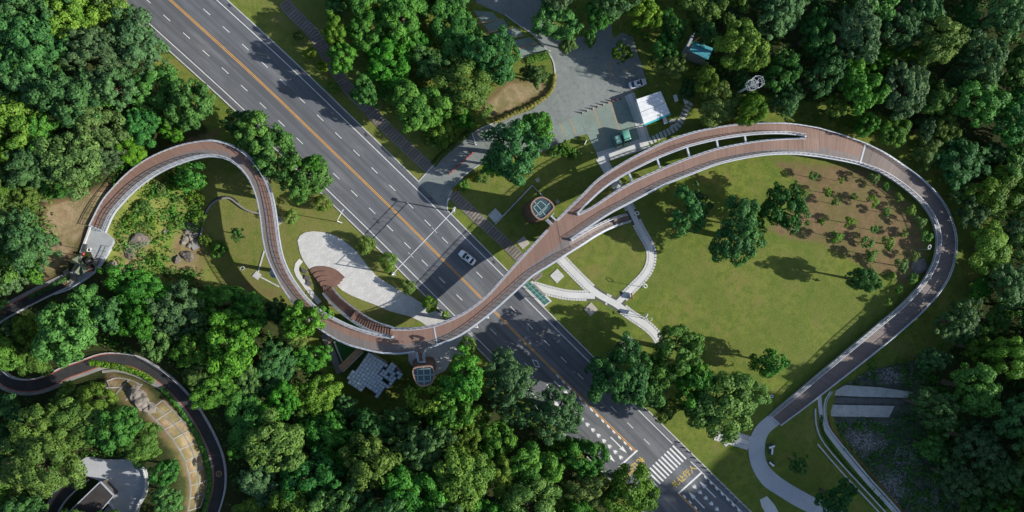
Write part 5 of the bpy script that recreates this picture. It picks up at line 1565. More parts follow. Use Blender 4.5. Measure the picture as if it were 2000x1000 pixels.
# benches on the walkway bend
for i, (px, py, rz, lb) in enumerate(((1504, 868, .3, 'dark bench with pale backboard at the top of the walkway bend'), (1502, 880, 1.5, 'dark bench facing the walkway, next to the upper one'), (1507, 902, -.7, 'bench with a tilted pale panel at the bottom of the bend'))):
    t_ = thing('bench', lb, 'bench', P(px, py, 0), rz, 'benches at the walkway bend')
    MB().box((0, 0, .45), (1.6, .5, .06)).build('seat', DSTEEL, t_)
    for s in (-.6, .6): MB().box((s, 0, .21), (.08, .45, .42)).build('leg', DSTEEL, t_)
    MB().box((0, -.5, .8), (1.6, .45, .06)).build('backboard', WHITEP, t_)
t_ = thing('drain_grating', 'small white square drain frame on the lawn beside the low footbridge end', 'drain', P(1507, 774))
MB().sweep([Vector(q) for q in ((-.3, -.3, 0), (.3, -.3, 0), (.3, .3, 0), (-.3, .3, 0))], -.08, .08, -.05, .12, closed=True).build('frame', WHITEP, t_)
MB().box((0, 0, .0), (.5, .5, .06)).build('grate', DSTEEL, t_)
t_ = thing('notice_post', 'short white marker post on the shaded lawn by the sleeper walk end', 'marker', P(876, 390), .8)
MB().box((0, 0, .5), (.9, .2, 1.0)).build('panel', WHITEP, t_)

# ------------------------------------------------------------------ people
SKIN = (.42, .26, .18)
def person(px, py, rz, label, shirt, trousers, hair=(.015, .012, .01), walk=.22):
    t_ = thing('person', label, 'person', P(px, py, .04), rz)
    J = {'pel': (0, 0, .93), 'wa': (0, 0, 1.10), 'ch': (.01, 0, 1.32), 'nk': (.01, 0, 1.47), 'hd': (.03, 0, 1.60), 'ht': (.03, 0, 1.70)}
    ed = [('pel', 'wa'), ('wa', 'ch'), ('ch', 'nk'), ('nk', 'hd'), ('hd', 'ht')]
    rad = {'pel': .15, 'wa': .13, 'ch': .155, 'nk': .055, 'hd': .095, 'ht': .07}
    for s, k in ((1, 'l'), (-1, 'r')):
        f = walk * s
        J.update({k + 'hip': (0, .1 * s, .88), k + 'kn': (f * .55, .1 * s, .5), k + 'an': (f if f > 0 else f * 1.15, .1 * s, .09), k + 'to': (f + .17, .11 * s, .04),
                  k + 'sh': (.0, .19 * s, 1.40), k + 'el': (-f * .5, .25 * s, 1.12), k + 'wr': (-f * .7 + .1, .26 * s, .88), k + 'ha': (-f * .7 + .13, .26 * s, .79)})
        ed += [('pel', k + 'hip'), (k + 'hip', k + 'kn'), (k + 'kn', k + 'an'), (k + 'an', k + 'to'), ('ch', k + 'sh'), (k + 'sh', k + 'el'), (k + 'el', k + 'wr'), (k + 'wr', k + 'ha')]
        rad.update({k + 'hip': .095, k + 'kn': .062, k + 'an': .045, k + 'to': .035, k + 'sh': .062, k + 'el': .043, k + 'wr': .032, k + 'ha': .035})
    names = list(J); ix = {n_: i for i, n_ in enumerate(names)}
    me = bpy.data.meshes.new('body')
    me.from_pydata([J[n_] for n_ in names], [(ix[a], ix[c]) for a, c in ed], [])
    m, t = base('clothing_' + str(len(MATS)), .85)
    sep = t.new('ShaderNodeSeparateXYZ'); t.t.links.new(t.obj(), sep.inputs[0])
    z = sep.outputs[2]
    c = t.mix(t.math('GREATER_THAN', z, .98), trousers, shirt)
    c = t.mix(t.math('GREATER_THAN', z, 1.455), c, SKIN)
    c = t.mix(t.math('LESS_THAN', z, .09), c, (.03, .03, .03))
    t.set(t.b.inputs['Base Color'], c)
    me.materials.append(m)
    o = obj('body', me, t_)
    o.modifiers.new('skin', 'SKIN')
    sv = me.skin_vertices[0].data
    for n_ in names: sv[ix[n_]].radius = (rad[n_], rad[n_])
    sv[ix['pel']].use_root = True
    o.modifiers.new('sub', 'SUBSURF').levels = 1
    hb = bmesh.new(); bmesh.ops.create_uvsphere(hb, u_segments=12, v_segments=8, radius=.118)
    for v in hb.verts: v.co.z *= 1.05
    for v in [v for v in hb.verts if v.co.z < -.04 and v.co.x > -.02]: hb.verts.remove(v)
    hm_ = bpy.data.meshes.new('hair'); hb.to_mesh(hm_); hb.free(); hm_.materials.append(M('dark_hair', hair, hair, 2.0))
    h_ = obj('hair', hm_, t_); h_.location = (.02, 0, 1.67)
person(1212, 181, 2.6, 'person in a white top and dark trousers walking near the parked car', (.75, .75, .74), (.03, .03, .04))
person(1155, 299, 1.2, 'person in white standing at the corner of the bays', (.78, .77, .74), (.55, .55, .56), walk=.05)
person(1280, 168, .4, 'person in a red top behind the kiosk in the shade', (.55, .06, .10), (.4, .42, .42), walk=.12)
# ------------------------------------------------------------------ foliage
def leaf_mat(name, dark, light, trans=0.25):
    m = bpy.data.materials.new(name)
    m.use_nodes = True
    t = NT(m)
    t.b.inputs['Roughness'].default_value = 0.62
    t.b.inputs['Specular IOR Level'].default_value = 0.2
    a = t.attr('tone').outputs['Fac']
    col = t.mix(a, dark, light)
    r = t.rnd()
    hs = t.new('ShaderNodeHueSaturation')
    t.set(hs.inputs['Hue'], t.math('ADD', t.math('MULTIPLY', r, 0.03), 0.488))
    t.set(hs.inputs['Saturation'], t.math('ADD', t.math('MULTIPLY', t.math('FRACT', t.math('MULTIPLY', r, 7.13)), 0.2), 0.88))
    t.set(hs.inputs['Value'], t.math('ADD', t.math('MULTIPLY', t.math('FRACT', t.math('MULTIPLY', r, 3.7)), 0.45), 0.78))
    t.set(hs.inputs['Color'], col)
    t.set(t.b.inputs['Base Color'], hs.outputs[0])
    tr = t.new('ShaderNodeBsdfTranslucent')
    t.set(tr.inputs[0], hs.outputs[0])
    mx = t.new('ShaderNodeMixShader')
    mx.inputs[0].default_value = trans
    t.t.links.new(t.b.outputs[0], mx.inputs[1])
    t.t.links.new(tr.outputs[0], mx.inputs[2])
    t.t.links.new(mx.outputs[0], t.n['Material Output'].inputs[0])
    return m
LM = {
    'banyan': leaf_mat('mid_green_leaves', (0.024, 0.095, 0.014), (0.112, 0.268, 0.034)),
    'acacia': leaf_mat('yellow_green_leaves', (0.046, 0.120, 0.014), (0.188, 0.308, 0.040)),
    'eucalypt': leaf_mat('grey_green_leaves', (0.028, 0.085, 0.028), (0.105, 0.215, 0.060)),
    'fig': leaf_mat('deep_green_leaves', (0.013, 0.072, 0.016), (0.072, 0.195, 0.034)),
    'olive': leaf_mat('olive_leaves', (0.040, 0.095, 0.016), (0.142, 0.245, 0.038)),
    'bright': leaf_mat('bright_shrub_leaves', (0.070, 0.16, 0.014), (0.20, 0.32, 0.04)),
    'yellow': leaf_mat('yellow_hedge_leaves', (0.20, 0.20, 0.025), (0.38, 0.34, 0.06)),
}
def leaves_mesh(name, mat, pos, nrm, size, tone):
    n = len(pos)
    rv = RNG.normal(size=(n, 3))
    tg = np.cross(nrm, rv); tg /= np.linalg.norm(tg, axis=1, keepdims=True) + 1e-9
    bt = np.cross(nrm, tg)
    s = size[:, None]
    k = 0.62
    v = np.stack([pos - tg * s, pos + bt * s * k + nrm * s * 0.12, pos + tg * s, pos - bt * s * k + nrm * s * 0.12], 1).reshape(-1, 3)
    f = np.arange(4 * n).reshape(-1, 4)
    me = bpy.data.meshes.new(name)
    me.vertices.add(4 * n); me.vertices.foreach_set('co', v.ravel())
    me.loops.add(4 * n); me.loops.foreach_set('vertex_index', f.ravel())
    me.polygons.add(n); me.polygons.foreach_set('loop_start', np.arange(0, 4 * n, 4))
    me.update(calc_edges=True)
    at = me.attributes.new('tone', 'FLOAT', 'POINT')
    at.data.foreach_set('value', np.repeat(tone, 4).astype(np.float32))
    me.materials.append(mat)
    return me
def unit(n):
    v = RNG.normal(size=(n, 3))
    return v / np.linalg.norm(v, axis=1, keepdims=True)
def crown_mesh(name, mat, nl, lr, leaf, count, flat_=0.78, zc=1.5, irregular=0.25, spread=0.82):
    """unit-radius crown: leaf clumps (lobes) over an uneven dome, leaves on each clump's skin"""
    c = unit(nl * 4)
    c = c[c[:, 2] > -0.45][:nl]
    rad = spread * (1 - irregular * RNG.random(len(c)) ** 1.5) * RNG.uniform(0.55, 1.0, len(c)) ** 0.35
    th = np.arctan2(c[:, 1], c[:, 0])
    ph = RNG.random(3) * 6.28
    rad = rad * (1 + 0.15 * np.sin(2 * th + ph[0]) + 0.13 * np.sin(3 * th + ph[1]) + 0.10 * np.sin(5 * th + ph[2]))
    c = c * rad[:, None]
    c[:, 2] *= flat_
    r = lr[0] + (lr[1] - lr[0]) * RNG.random(len(c)) ** 1.8
    w = r ** 2
    idx = RNG.choice(len(c), count, p=w / w.sum())
    d = unit(count)
    cd = c / (np.linalg.norm(c, axis=1, keepdims=True) + 1e-6)
    d = d + 0.45 * cd[idx] + np.array([0, 0, 0.25])
    d /= np.linalg.norm(d, axis=1, keepdims=True)
    bumpy = RNG.uniform(0.70, 1.10, count)
    pos = c[idx] + d * (r[idx] * bumpy)[:, None]
    nrm = d + 0.42 * unit(count)
    nrm /= np.linalg.norm(nrm, axis=1, keepdims=True)
    lt = RNG.random(len(c))
    tone = np.clip(0.55 * lt[idx] + 0.45 * RNG.random(count), 0, 1)
    pos[:, 2] += zc
    return leaves_mesh(name, mat, pos, nrm, leaf * RNG.uniform(0.6, 1.25, count), tone)
def trunk_mesh(name, zc, r0, limbs=6):
    b = MB()
    lean = Vector((random.uniform(-.1, .1), random.uniform(-.1, .1), 0))
    top = Vector((0, 0, zc * 0.72)) + lean
    b.tube([(0, 0, -0.12), (0, 0, 0.06), lean * 0.4 + Vector((0, 0, zc * 0.4)), top], r0 * 1.25, 8, r0 * 0.6)
    for k in range(limbs):
        a = 6.283 * k / limbs + random.uniform(-.4, .4)
        l = random.uniform(0.4, 0.62)
        e = top + Vector((math.cos(a) * l, math.sin(a) * l, random.uniform(0.2, 0.55)))
        m_ = top.lerp(e, 0.5) + Vector((0, 0, 0.06))
        b.tube([top - Vector((0, 0, 0.1 + 0.05 * (k % 3))), m_, e], r0 * 0.5, 5, r0 * 0.14)
    return b.mesh(name, BARK, True)
PROTO = {}
SPEC = {   # lobes, lobe radius, leaf, count, flat, centre height, irregularity
    'banyan': (110, (.10, .21), .046, 8600, .80, 1.45, .50),
    'acacia': (60, (.13, .27), .042, 9000, .72, 1.50, .40),
    'eucalypt': (130, (.08, .17), .040, 8400, .95, 1.60, .55),
    'fig': (110, (.09, .20), .045, 8400, .85, 1.45, .50),
    'olive': (90, (.10, .21), .042, 8400, .80, 1.40, .45)}
for k, s in SPEC.items():
    PROTO[k] = [(crown_mesh('crown', LM[k], s[0], s[1], s[2], s[3], s[4], s[5], s[6]), trunk_mesh('trunk', s[5], .085)) for _ in range(3)]
PROTO['loose'] = [(crown_mesh('crown', LM['fig'], 40, (.12, .22), .055, 3000, .8, 1.4, .55), trunk_mesh('trunk', 1.4, .07)) for _ in range(2)]
PROTO['ball'] = [(crown_mesh('crown', LM['bright'], 46, (.24, .34), .070, 3400, .9, .95, .08), trunk_mesh('trunk', .95, .06, 4)) for _ in range(2)]
PROTO['dball'] = [(crown_mesh('crown', LM['banyan'], 40, (.22, .34), .085, 1700, .85, .95, .15), trunk_mesh('trunk', .95, .06, 4)) for _ in range(2)]
PROTO['sapling'] = [(crown_mesh('crown', LM[k], 20, (.26, .42), .13, 560, .95, 2.5, .35), trunk_mesh('trunk', 2.5, .06, 4)) for k in ('acacia', 'banyan', 'bright')]
PROTO['bush'] = [(crown_mesh('crown', LM[k], 26, (.2, .36), .095, 1000, .7, .55, .4), trunk_mesh('trunk', .55, .05, 4)) for k in ('banyan', 'acacia', 'olive')]

def plant(px, py, rpx, kind, label, cat='tree', group=None, hf=1.0, var=None, name=None):
    """px, py: where the crown's middle was surveyed; rpx: crown radius in survey pixels"""
    cm, tm = random.choice(PROTO[kind]) if var is None else PROTO[kind][var]
    zc = {'sapling': 2.5, 'ball': .95, 'dball': .95, 'bush': .55}.get(kind, 1.5)
    z = 0.0
    for _ in range(5):
        p = P(px, py, z + zc * hf * rpx * 0.127)
        z = terr(p.x, p.y)
    r = rpx * 0.127
    o = thing(name or 'tree', label, cat, (p.x, p.y, z), random.uniform(0, 6.28), group)
    an = random.uniform(.86, 1.16)
    o.scale = (r * an, r / an, r * hf)
    obj('trunk', tm, o); obj('crown', cm, o)
    return o
# trees one can single out
SIZES = []
def T(px, py, r, kind, label, **kw):
    r *= 1.22
    SIZES.append((px, py, r))
    return plant(px, py, r, kind, label, **kw)
T(1338, 418, 44, 'loose', 'open-crowned tree on the meadow beside the curved paver path', hf=.85)
T(1362, 395, 30, 'loose', 'smaller loose tree just under the footbridge, next to the open-crowned one', hf=.9)
T(1442, 458, 54, 'fig', 'large dark green tree in the middle of the meadow', hf=.85)
T(1470, 440, 30, 'loose', 'thin dark tree wedged between the two big meadow trees')
T(1536, 405, 46, 'fig', 'dense round dark tree at the corner of the sapling plot', hf=.85)
T(1688, 545, 29, 'fig', 'lone tree at the edge of the meadow below the sapling plot', hf=1.15)
T(1497, 708, 28, 'dball', 'round dark green tree alone on the lawn near the low end of the footbridge', hf=1.3)
T(1215, 728, 60, 'fig', 'wide dark roadside tree beside the large grey paving pad', hf=.9)
T(1262, 755, 40, 'banyan', 'mid-sized tree leaning over the road edge below the path end')
T(1322, 690, 52, 'banyan', 'green tree standing at the end of the pale paver path', hf=.9)
T(1300, 800, 22, 'acacia', 'small pale green tree over the white road edge line', hf=1.5)
T(1352, 745, 44, 'banyan', 'green tree in the middle of the clump by the lawn')
T(1412, 790, 62, 'acacia', 'broad yellow-green tree above the short paver path', hf=.8)
T(1450, 770, 40, 'acacia', 'yellow-green tree next to the broad yellow-green one', hf=.95)
T(1368, 800, 34, 'banyan', 'smaller green tree on the road side of the yellow-green clump')
T(1003, 290, 56, 'fig', 'big dark tree between the side road and the lawn', hf=.85)
T(1045, 252, 36, 'banyan', 'green tree over the corner of the car park bays')
T(975, 318, 30, 'banyan', 'smaller tree on the side road verge')
T(497, 262, 38, 'banyan', 'roadside tree touching the top bend of the footbridge', hf=1.0)
T(535, 305, 44, 'banyan', 'large roadside tree between footbridge bend and road', hf=.85)
T(592, 345, 44, 'banyan', 'large roadside tree overhanging the white edge line', hf=.85)
T(608, 322, 20, 'banyan', 'small tree head reaching over the road from the verge', hf=1.8)
T(470, 240, 28, 'fig', 'dark tree at the wood edge by the top bend', hf=1.0)
T(594, 624, 34, 'banyan', 'tree pushing its crown over the footbridge railing', hf=2.3)
T(578, 640, 30, 'acacia', 'pale tree under the footbridge by the stairs bend', hf=1.5)
T(845, 778, 36, 'ball', 'bright green round-headed tree in front of the glass-roofed lift tower', hf=1.6)
T(373, 347, 26, 'dball', 'round bushy tree on the slope inside the footbridge bend', hf=1.1)
T(905, 738, 42, 'banyan', 'tall tree beside the paving south of the footbridge', hf=1.35)
T(880, 800, 40, 'banyan', 'tall tree beyond the bright round-headed tree', hf=1.3)
T(1560, 907, 20, 'loose', 'small dark tree on the shaded lawn beside the walkway', hf=1.2)
T(1634, 975, 33, 'fig', 'dark tree over the lower end of the pale walkway', hf=1.0)
T(1050, 148, 22, 'olive', 'thin tree on the hedged island in the car park', hf=1.1)
T(1030, 140, 16, 'olive', 'small olive bush-like tree beside the island bays', hf=1.1)
T(1150, 75, 13, 'dball', 'small round tree at the top kerb of the car park', hf=1.5)
T(1215, 103, 20, 'olive', 'grey-green round tree at the car park edge near the woods', hf=1.2)
T(463, 458, 13, 'loose', 'spindly sapling tree on the dry lawn under the footbridge', hf=2.0)
T(322, 922, 24, 'fig', 'dark tree between the knoll plaza and the gridded slope', hf=1.0)
T(326, 975, 24, 'banyan', 'green tree shading the right rim of the knoll plaza', hf=1.0)
T(1318, 128, 24, 'acacia', 'pale round tree between the kiosk and the teal-roofed shed', hf=1.5)
T(1378, 152, 24, 'acacia', 'pale round tree just below the teal-roofed shed', hf=1.6)
T(1408, 200, 42, 'acacia', 'broad yellow-green tree between telecom mast and footbridge', hf=.75)
T(1448, 95, 46, 'acacia', 'tall yellow-green tree between teal-roofed shed and telecom mast', hf=1.2)
T(1468, 212, 30, 'acacia', 'yellow-green tree against the footbridge below the telecom mast', hf=1.4)
T(668, 112, 27, 'banyan', 'green tree at the left edge of the grove, over the sleeper walk bend', hf=1.25)
T(712, 180, 27, 'banyan', 'green tree of the grove nearest the low dark bush by the sleeper walk', hf=1.2)
T(655, 62, 24, 'acacia', 'pale tree at the head of the sleeper walk', hf=1.3)
T(1300, 95, 28, 'banyan', 'green tree at the wood edge above the parked car', hf=1.3)
T(1262, 30, 30, 'acacia', 'pale tree at the wood edge above the car park', hf=1.2)
T(1312, 55, 30, 'fig', 'dark tree uphill of the teal-roofed shed', hf=1.2)
T(1345, 175, 20, 'fig', 'small dark tree behind the folding tables', hf=.9)
T(1085, 40, 40, 'banyan', 'bright leafy tree spreading over the top of the car park', hf=.9)
T(1110, 85, 18, 'olive', 'small olive tree at the car park top kerb', hf=1.2)
# clipped round shrubs along the road
for px, py, r, lb in ((629, 397, 18, 'round clipped shrub beside the big roadside trees'), (569, 424, 14.5, 'round clipped shrub touching the footbridge'), (715, 478, 18, 'round clipped shrub at the top edge of the white plaza'), (757, 511, 18.5, 'round clipped shrub between plaza and gantry foot'), (798, 560, 14.5, 'round clipped shrub at the narrow part of the plaza'), (839, 595, 16, 'round clipped shrub on the plaza close to the footbridge'), (912, 673, 17.5, 'round clipped shrub on the paving south of the footbridge'), (870, 614, 8, 'very small dark shrub hugging the footbridge railing')):
    plant(px, py, r, 'ball', lb, 'shrub', 'clipped shrubs along the road', hf=1.25, name='round_shrub')
for px, py, r in ((582, 70, 10), (604, 105, 11), (631, 130, 11), (651, 172, 12)):
    plant(px, py, r, 'ball' if py > 100 else 'bush', {70: 'loose green bush at the head of the road verge by the sleeper walk', 105: 'small light green shrub next to the loose verge bush', 130: 'small light green shrub midway along the sleeper walk verge', 172: 'largest light green shrub of the sleeper walk verge'}[py], 'shrub', 'shrubs in the verge by the sleeper walk', hf=1.8, name='small_shrub')
for px, py, r, lb in ((714, 186, 12, 'low dark bush on the wood side of the sleeper walk'), (430, 487, 18, 'bright low bush at the foot of the rocky slope'), (402, 470, 13, 'thin bush against the curved drain wall'), (846, 275, 16, 'olive bush where the sleeper walk nears the side road'), (905, 362, 13, 'yellow-green bush on the side road verge'), (940, 345, 15, 'low bush under the big verge tree'), (1105, 292, 15, 'low bush on the grass strip below the bays'), (1122, 300, 13, 'small bush near the bay sign'), (1086, 296, 14, 'low spreading bush under the car park trees'), (1140, 275, 8, 'tiny bush beside the bay sign')):
    plant(px, py, r, 'bush', lb, 'bush', hf=1.0, name='bush')
# saplings in the bare plot inside the loop
PL = [(262, 168, 9), (470, 195, 6), (372, 288, 8.5), (570, 322, 7), (428, 368, 8), (725, 188, 10), (805, 245, 7), (908, 335, 8), (710, 357, 10), (812, 437, 7.5), (1000, 425, 10), (1073, 518, 11), (1110, 620, 11), (528, 512, 10), (322, 515, 7), (718, 567, 7.5), (440, 618, 11.5), (948, 597, 7.5), (665, 665, 12), (832, 672, 12.5), (695, 755, 11.5), (1028, 768, 8.5), (932, 840, 13), (850, 920, 8), (1015, 935, 9)]
PL = [(1520 + a / 3.847, 300 + b / 3.847, c) for a, b, c in PL] + [(1740, 540, 8), (1784, 545, 8), (1755, 565, 7), (1735, 590, 7), (1700, 505, 9), (1904, 520, 9)]
for i, (px, py, r) in enumerate(PL):
    var = 2 if i in (8, 21, 23, 25) else (0 if (i * 7) % 3 else 1)
    sz = 'very small' if r < 7.6 else ('small' if r < 10 else 'larger leafy')
    cl = ('mid green', 'dark green', 'yellow-green')[var]
    where = 'outside the loop, against the wood' if px > 1880 else ('in the shade hard against the curved footbridge' if px > 1775 else 'on the bare brown plot inside the footbridge loop')
    plant(px, py, r * 1.25, 'sapling', '%s %s sapling %s' % (sz, cl, where), 'sapling', 'saplings inside the footbridge loop', hf=max(0.75, 2.5 / (r * 1.25 * .127 * 2.5)), var=var, name='sapling')

# ------------------------------------------------------------------ woods: every crown a tree of its own
CURVE_ROAD = [(3, 735), (27, 750), (61, 753), (95, 745), (129, 728), (163, 718), (204, 702), (253, 704), (286, 717), (318, 738), (346, 763), (372, 792), (391, 821), (410, 856), (423, 888), (429, 920), (428, 952), (420, 984), (413, 1003)]
RAMP = [(27, 601), (54, 588), (81, 574), (108, 561), (133, 550), (165, 520)]
LRAMP = [(167, 929), (143, 949), (119, 973), (105, 1000)]
AVOID_L = [(CURVE_ROAD, 15), (RAMP, 15), (LRAMP, 13)]
AVOID_P = [
    [(300, 775), (330, 780), (385, 830), (412, 890), (414, 940), (400, 1010), (345, 1010), (350, 940), (325, 880), (270, 820), (215, 775), (210, 730), (260, 738)],
    [(140, 900), (175, 888), (255, 890), (300, 920), (298, 1010), (110, 1010)],
    [(80, 395), (205, 355), (260, 322), (400, 250), (420, 300), (230, 470), (190, 555), (110, 560), (85, 540), (100, 500), (115, 450)],
    [(640, 650), (800, 690), (870, 660), (920, 640), (960, 690), (890, 715), (870, 745), (800, 770), (760, 800), (700, 785), (655, 740)],
    [(1350, 85), (1385, 95), (1378, 112), (1345, 104)], [(1240, 150), (1262, 150), (1300, 190), (1318, 215), (1318, 245), (1262, 285)],
    [(1470, 158), (1484, 152), (1484, 168), (1472, 172)],
    [(1600, 680), (1790, 680), (1780, 780), (1760, 830), (1830, 960), (1850, 1050), (1640, 1050), (1590, 800)]]
def seg_d(x, y, line):
    m = 1e9
    for (ax, ay), (bx, by) in zip(line[:-1], line[1:]):
        ex, ey = bx - ax, by - ay
        t_ = max(0, min(1, ((x - ax) * ex + (y - ay) * ey) / (ex * ex + ey * ey)))
        m = min(m, math.hypot(x - ax - t_ * ex, y - ay - t_ * ey))
    return m
BRIDGE_OUT = [(175, 440), (225, 362), (310, 299), (415, 274), (470, 292), (520, 345)]
BRIDGE_R = [(1261, 294), (1350, 259), (1445, 242), (1550, 242), (1650, 265), (1725, 297), (1800, 350), (1850, 412), (1866, 472), (1856, 531), (1810, 599), (1720, 679)]
AVOID_L += [(BRIDGE_OUT, 4), (BRIDGE_R, 4), ([(540, 555), (575, 598), (635, 652), (710, 684), (785, 694)], 6), ([(568, 22), (612, 66), (643, 114), (676, 167), (720, 214), (800, 293)], 16)]
def clear(x, y, r=0):
    return all(seg_d(x, y, l) > w + r * .98 for l, w in AVOID_L[:3]) and all(seg_d(x, y, l) > w + r * (1.35 if k_ == 0 else 1.08) for k_, (l, w) in enumerate(AVOID_L[3:])) and not any(pip(x, y, p) or seg_d(x, y, p + p[:1]) < r * .8 for p in AVOID_P)
ZONES = [
    ('northwest', [(-45, -45), (205, -45), (245, 25), (300, 92), (345, 150), (388, 205), (395, 238), (330, 255), (265, 290), (222, 325), (205, 350), (150, 368), (100, 395), (110, 455), (70, 520), (60, 545), (-45, 590)],
     ('banyan', 'olive', 'banyan', 'fig', 'acacia', 'eucalypt'), 'in the wood between the road and the bare clearing'),
    ('southwest', [(-45, 610), (60, 610), (170, 585), (235, 565), (330, 560), (470, 575), (560, 605), (600, 650), (640, 710), (665, 765), (700, 800), (790, 800), (870, 740), (925, 705), (990, 700), (1040, 750), (1090, 800), (1140, 855), (1180, 905), (1240, 950), (1265, 1000), (1270, 1045), (445, 1045), (460, 940), (440, 850), (400, 780), (340, 720), (270, 685), (180, 675), (80, 715), (-45, 715)],
     ('banyan', 'eucalypt', 'fig', 'acacia', 'banyan', 'olive'), 'in the wood below the footbridge and patterned roof'),
    ('hilltop', [(-45, 790), (40, 790), (110, 785), (190, 750), (215, 790), (280, 835), (320, 890), (345, 950), (345, 1045), (-45, 1045)],
     ('acacia', 'acacia', 'banyan', 'olive', 'fig'), 'on the knoll inside the bend of the dark lane'),
    ('north', [(640, 40), (665, -45), (890, -45), (925, 40), (975, 95), (965, 150), (935, 190), (915, 245), (880, 258), (800, 252), (755, 222), (715, 160), (668, 100)],
     ('banyan', 'banyan', 'olive', 'banyan', 'fig'), 'in the grove between the sleeper walk and the car park'),
    ('northeast', [(1045, -45), (1052, 20), (1085, 55), (1125, 40), (1200, 45), (1255, 85), (1290, 150), (1375, 210), (1440, 238), (1500, 232), (1590, 238), (1650, 245), (1700, 258), (1770, 305), (1840, 365), (1895, 450), (1910, 560), (1860, 630), (1800, 700), (1800, 780), (1810, 860), (1860, 960), (1890, 1045), (2080, 1045), (2080, -45)],
     ('eucalypt', 'banyan', 'fig', 'acacia', 'olive', 'eucalypt'), 'in the wood on the outer side of the footbridge loop')]
pts_all = [(x, y, r) for x, y, r in SIZES]
COUNT = 0
USED = set()
LANDMARKS = [('the olive gazebo', 165, 515), ('the bare brown clearing', 120, 430), ('the lone wood-edge boulder', 200, 312), ('the footbridge top bend', 420, 270), ('the wood-edge street lamp', 256, 60), ('the dark lane top bend', 200, 700), ('the dark ramp', 70, 580), ('the gridded slope', 365, 870), ('the knoll plaza', 235, 915), ('the brown flat-roofed building', 150, 985), ('the patterned panel roof', 720, 760), ('the glass-roofed lift tower', 830, 750), ('the broad grey wall', 640, 700), ('the lane arrows', 1080, 790), ('the zebra crossing', 1240, 930), ('the sleeper walk', 650, 110), ('the island bays', 950, 70), ('the side road', 890, 260), ('the teal-roofed shed', 1365, 97), ('the telecom mast', 1478, 165), ('the car park top kerb', 1130, 50), ('the footbridge fork', 1570, 250), ('the white bridge joint', 1690, 280), ('the weirs', 1790, 770), ('the outer footbridge curve', 1870, 480), ('the stream stones', 1850, 920)]
COLW = {'banyan': 'mid green', 'acacia': 'yellow-green fluffy', 'eucalypt': 'grey-green', 'fig': 'dark green', 'olive': 'olive green'}
for zn, poly, kinds_, where in ZONES:
    xs_, ys_ = [p[0] for p in poly], [p[1] for p in poly]
    for rr, tries in ((52, 260), (43, 700), (34, 1500), (25, 1600)):
        for _ in range(tries):
            x, y = random.uniform(min(xs_), max(xs_)), random.uniform(min(ys_), max(ys_))
            if not pip(x, y, poly):
                continue
            r = rr * random.uniform(.9, 1.1)
            if not clear(x, y, r):
                continue
            if any((x - a) ** 2 + (y - b) ** 2 < (0.74 * (r + c)) ** 2 for a, b, c in pts_all):
                continue
            if COUNT >= 262:
                break
            pts_all.append((x, y, r)); COUNT += 1
            k = kinds_[int((math.sin(x * 0.011 + 2.0 * math.sin(y * 0.013)) * 0.5 + 0.5 + random.uniform(-.35, .35)) * len(kinds_)) % len(kinds_)]
            szw = 'large' if r > 46 else ('medium-sized' if r > 37 else ('small' if r > 29 else 'slender little'))
            near = min(LANDMARKS, key=lambda q: math.hypot(q[1] - x, q[2] - y))
            dn = math.hypot(near[1] - x, near[2] - y)
            rel = 'next to' if dn < 85 else ('a short way from' if dn < 150 else ('some way from' if dn < 230 else 'deep in the wood beyond'))
            lab = '%s %s tree %s %s' % (szw, COLW[k], rel, near[0])
            if lab in USED:
                n2_ = sorted(LANDMARKS, key=lambda q: math.hypot(q[1] - x, q[2] - y))[1][0]
                lab = '%s %s tree between %s and %s' % (szw, COLW[k], near[0], n2_)
            USED.add(lab)
            plant(x, y, r * 1.16, k, lab, 'tree', 'woodland trees ' + where, hf=random.uniform(.75, 1.15) * (42 / r) ** .45 * (.72 if zn in ('north', 'hilltop') else .55 if zn == 'southwest' and x < 530 and y > 690 else .66 if zn == 'northeast' and x > 1780 and 260 < y < 640 else 1.0), name=k + '_tree' if k != 'olive' else 'evergreen_tree')
# unseen trees added on the ridge past the right edge to deepen its shade
for i in range(44):
    x, y = random.uniform(2090, 2420), random.uniform(720, 1250)
    plant(x, y, random.uniform(36, 52), random.choice(('banyan', 'fig', 'eucalypt')), 'unseen tree added on the ridge that shades the stony stream', 'tree', 'unseen trees added on the shading ridge', hf=1.0, name='shade_ridge_tree')
print('woodland trees', COUNT)

# low bushes on the slope inside the left bend
for i in range(30):
    x, y = random.uniform(225, 390), random.uniform(325, 560)
    if seg_d(x, y, [(205, 454), (240, 395), (295, 347), (360, 316), (420, 306)]) < 22 or (x > 330 and 440 < y < 530) or (232 < x < 290 and 450 < y < 545):
        continue
    r = random.uniform(9, 18)
    sw = 'tiny' if r < 11.5 else ('mid-sized' if r < 15 else 'broad')
    lm = min((('the round bushy tree', 373, 347), ('the broad flat boulder', 268, 470), ('the pile of tumbled stones', 372, 460), ('the inner footbridge railing', 280, 365), ('the small white rock', 322, 453), ('the woodland edge', 300, 555)), key=lambda q: math.hypot(q[1] - x, q[2] - y))[0]
    plant(x, y, r, 'bush', '%s %s bush on the scrubby slope near %s' % (sw, ('mid green', 'yellow-green', 'olive')[i % 3], lm), 'bush', 'bushes on the scrubby slope', hf=.9, var=i % 3, name='bush')
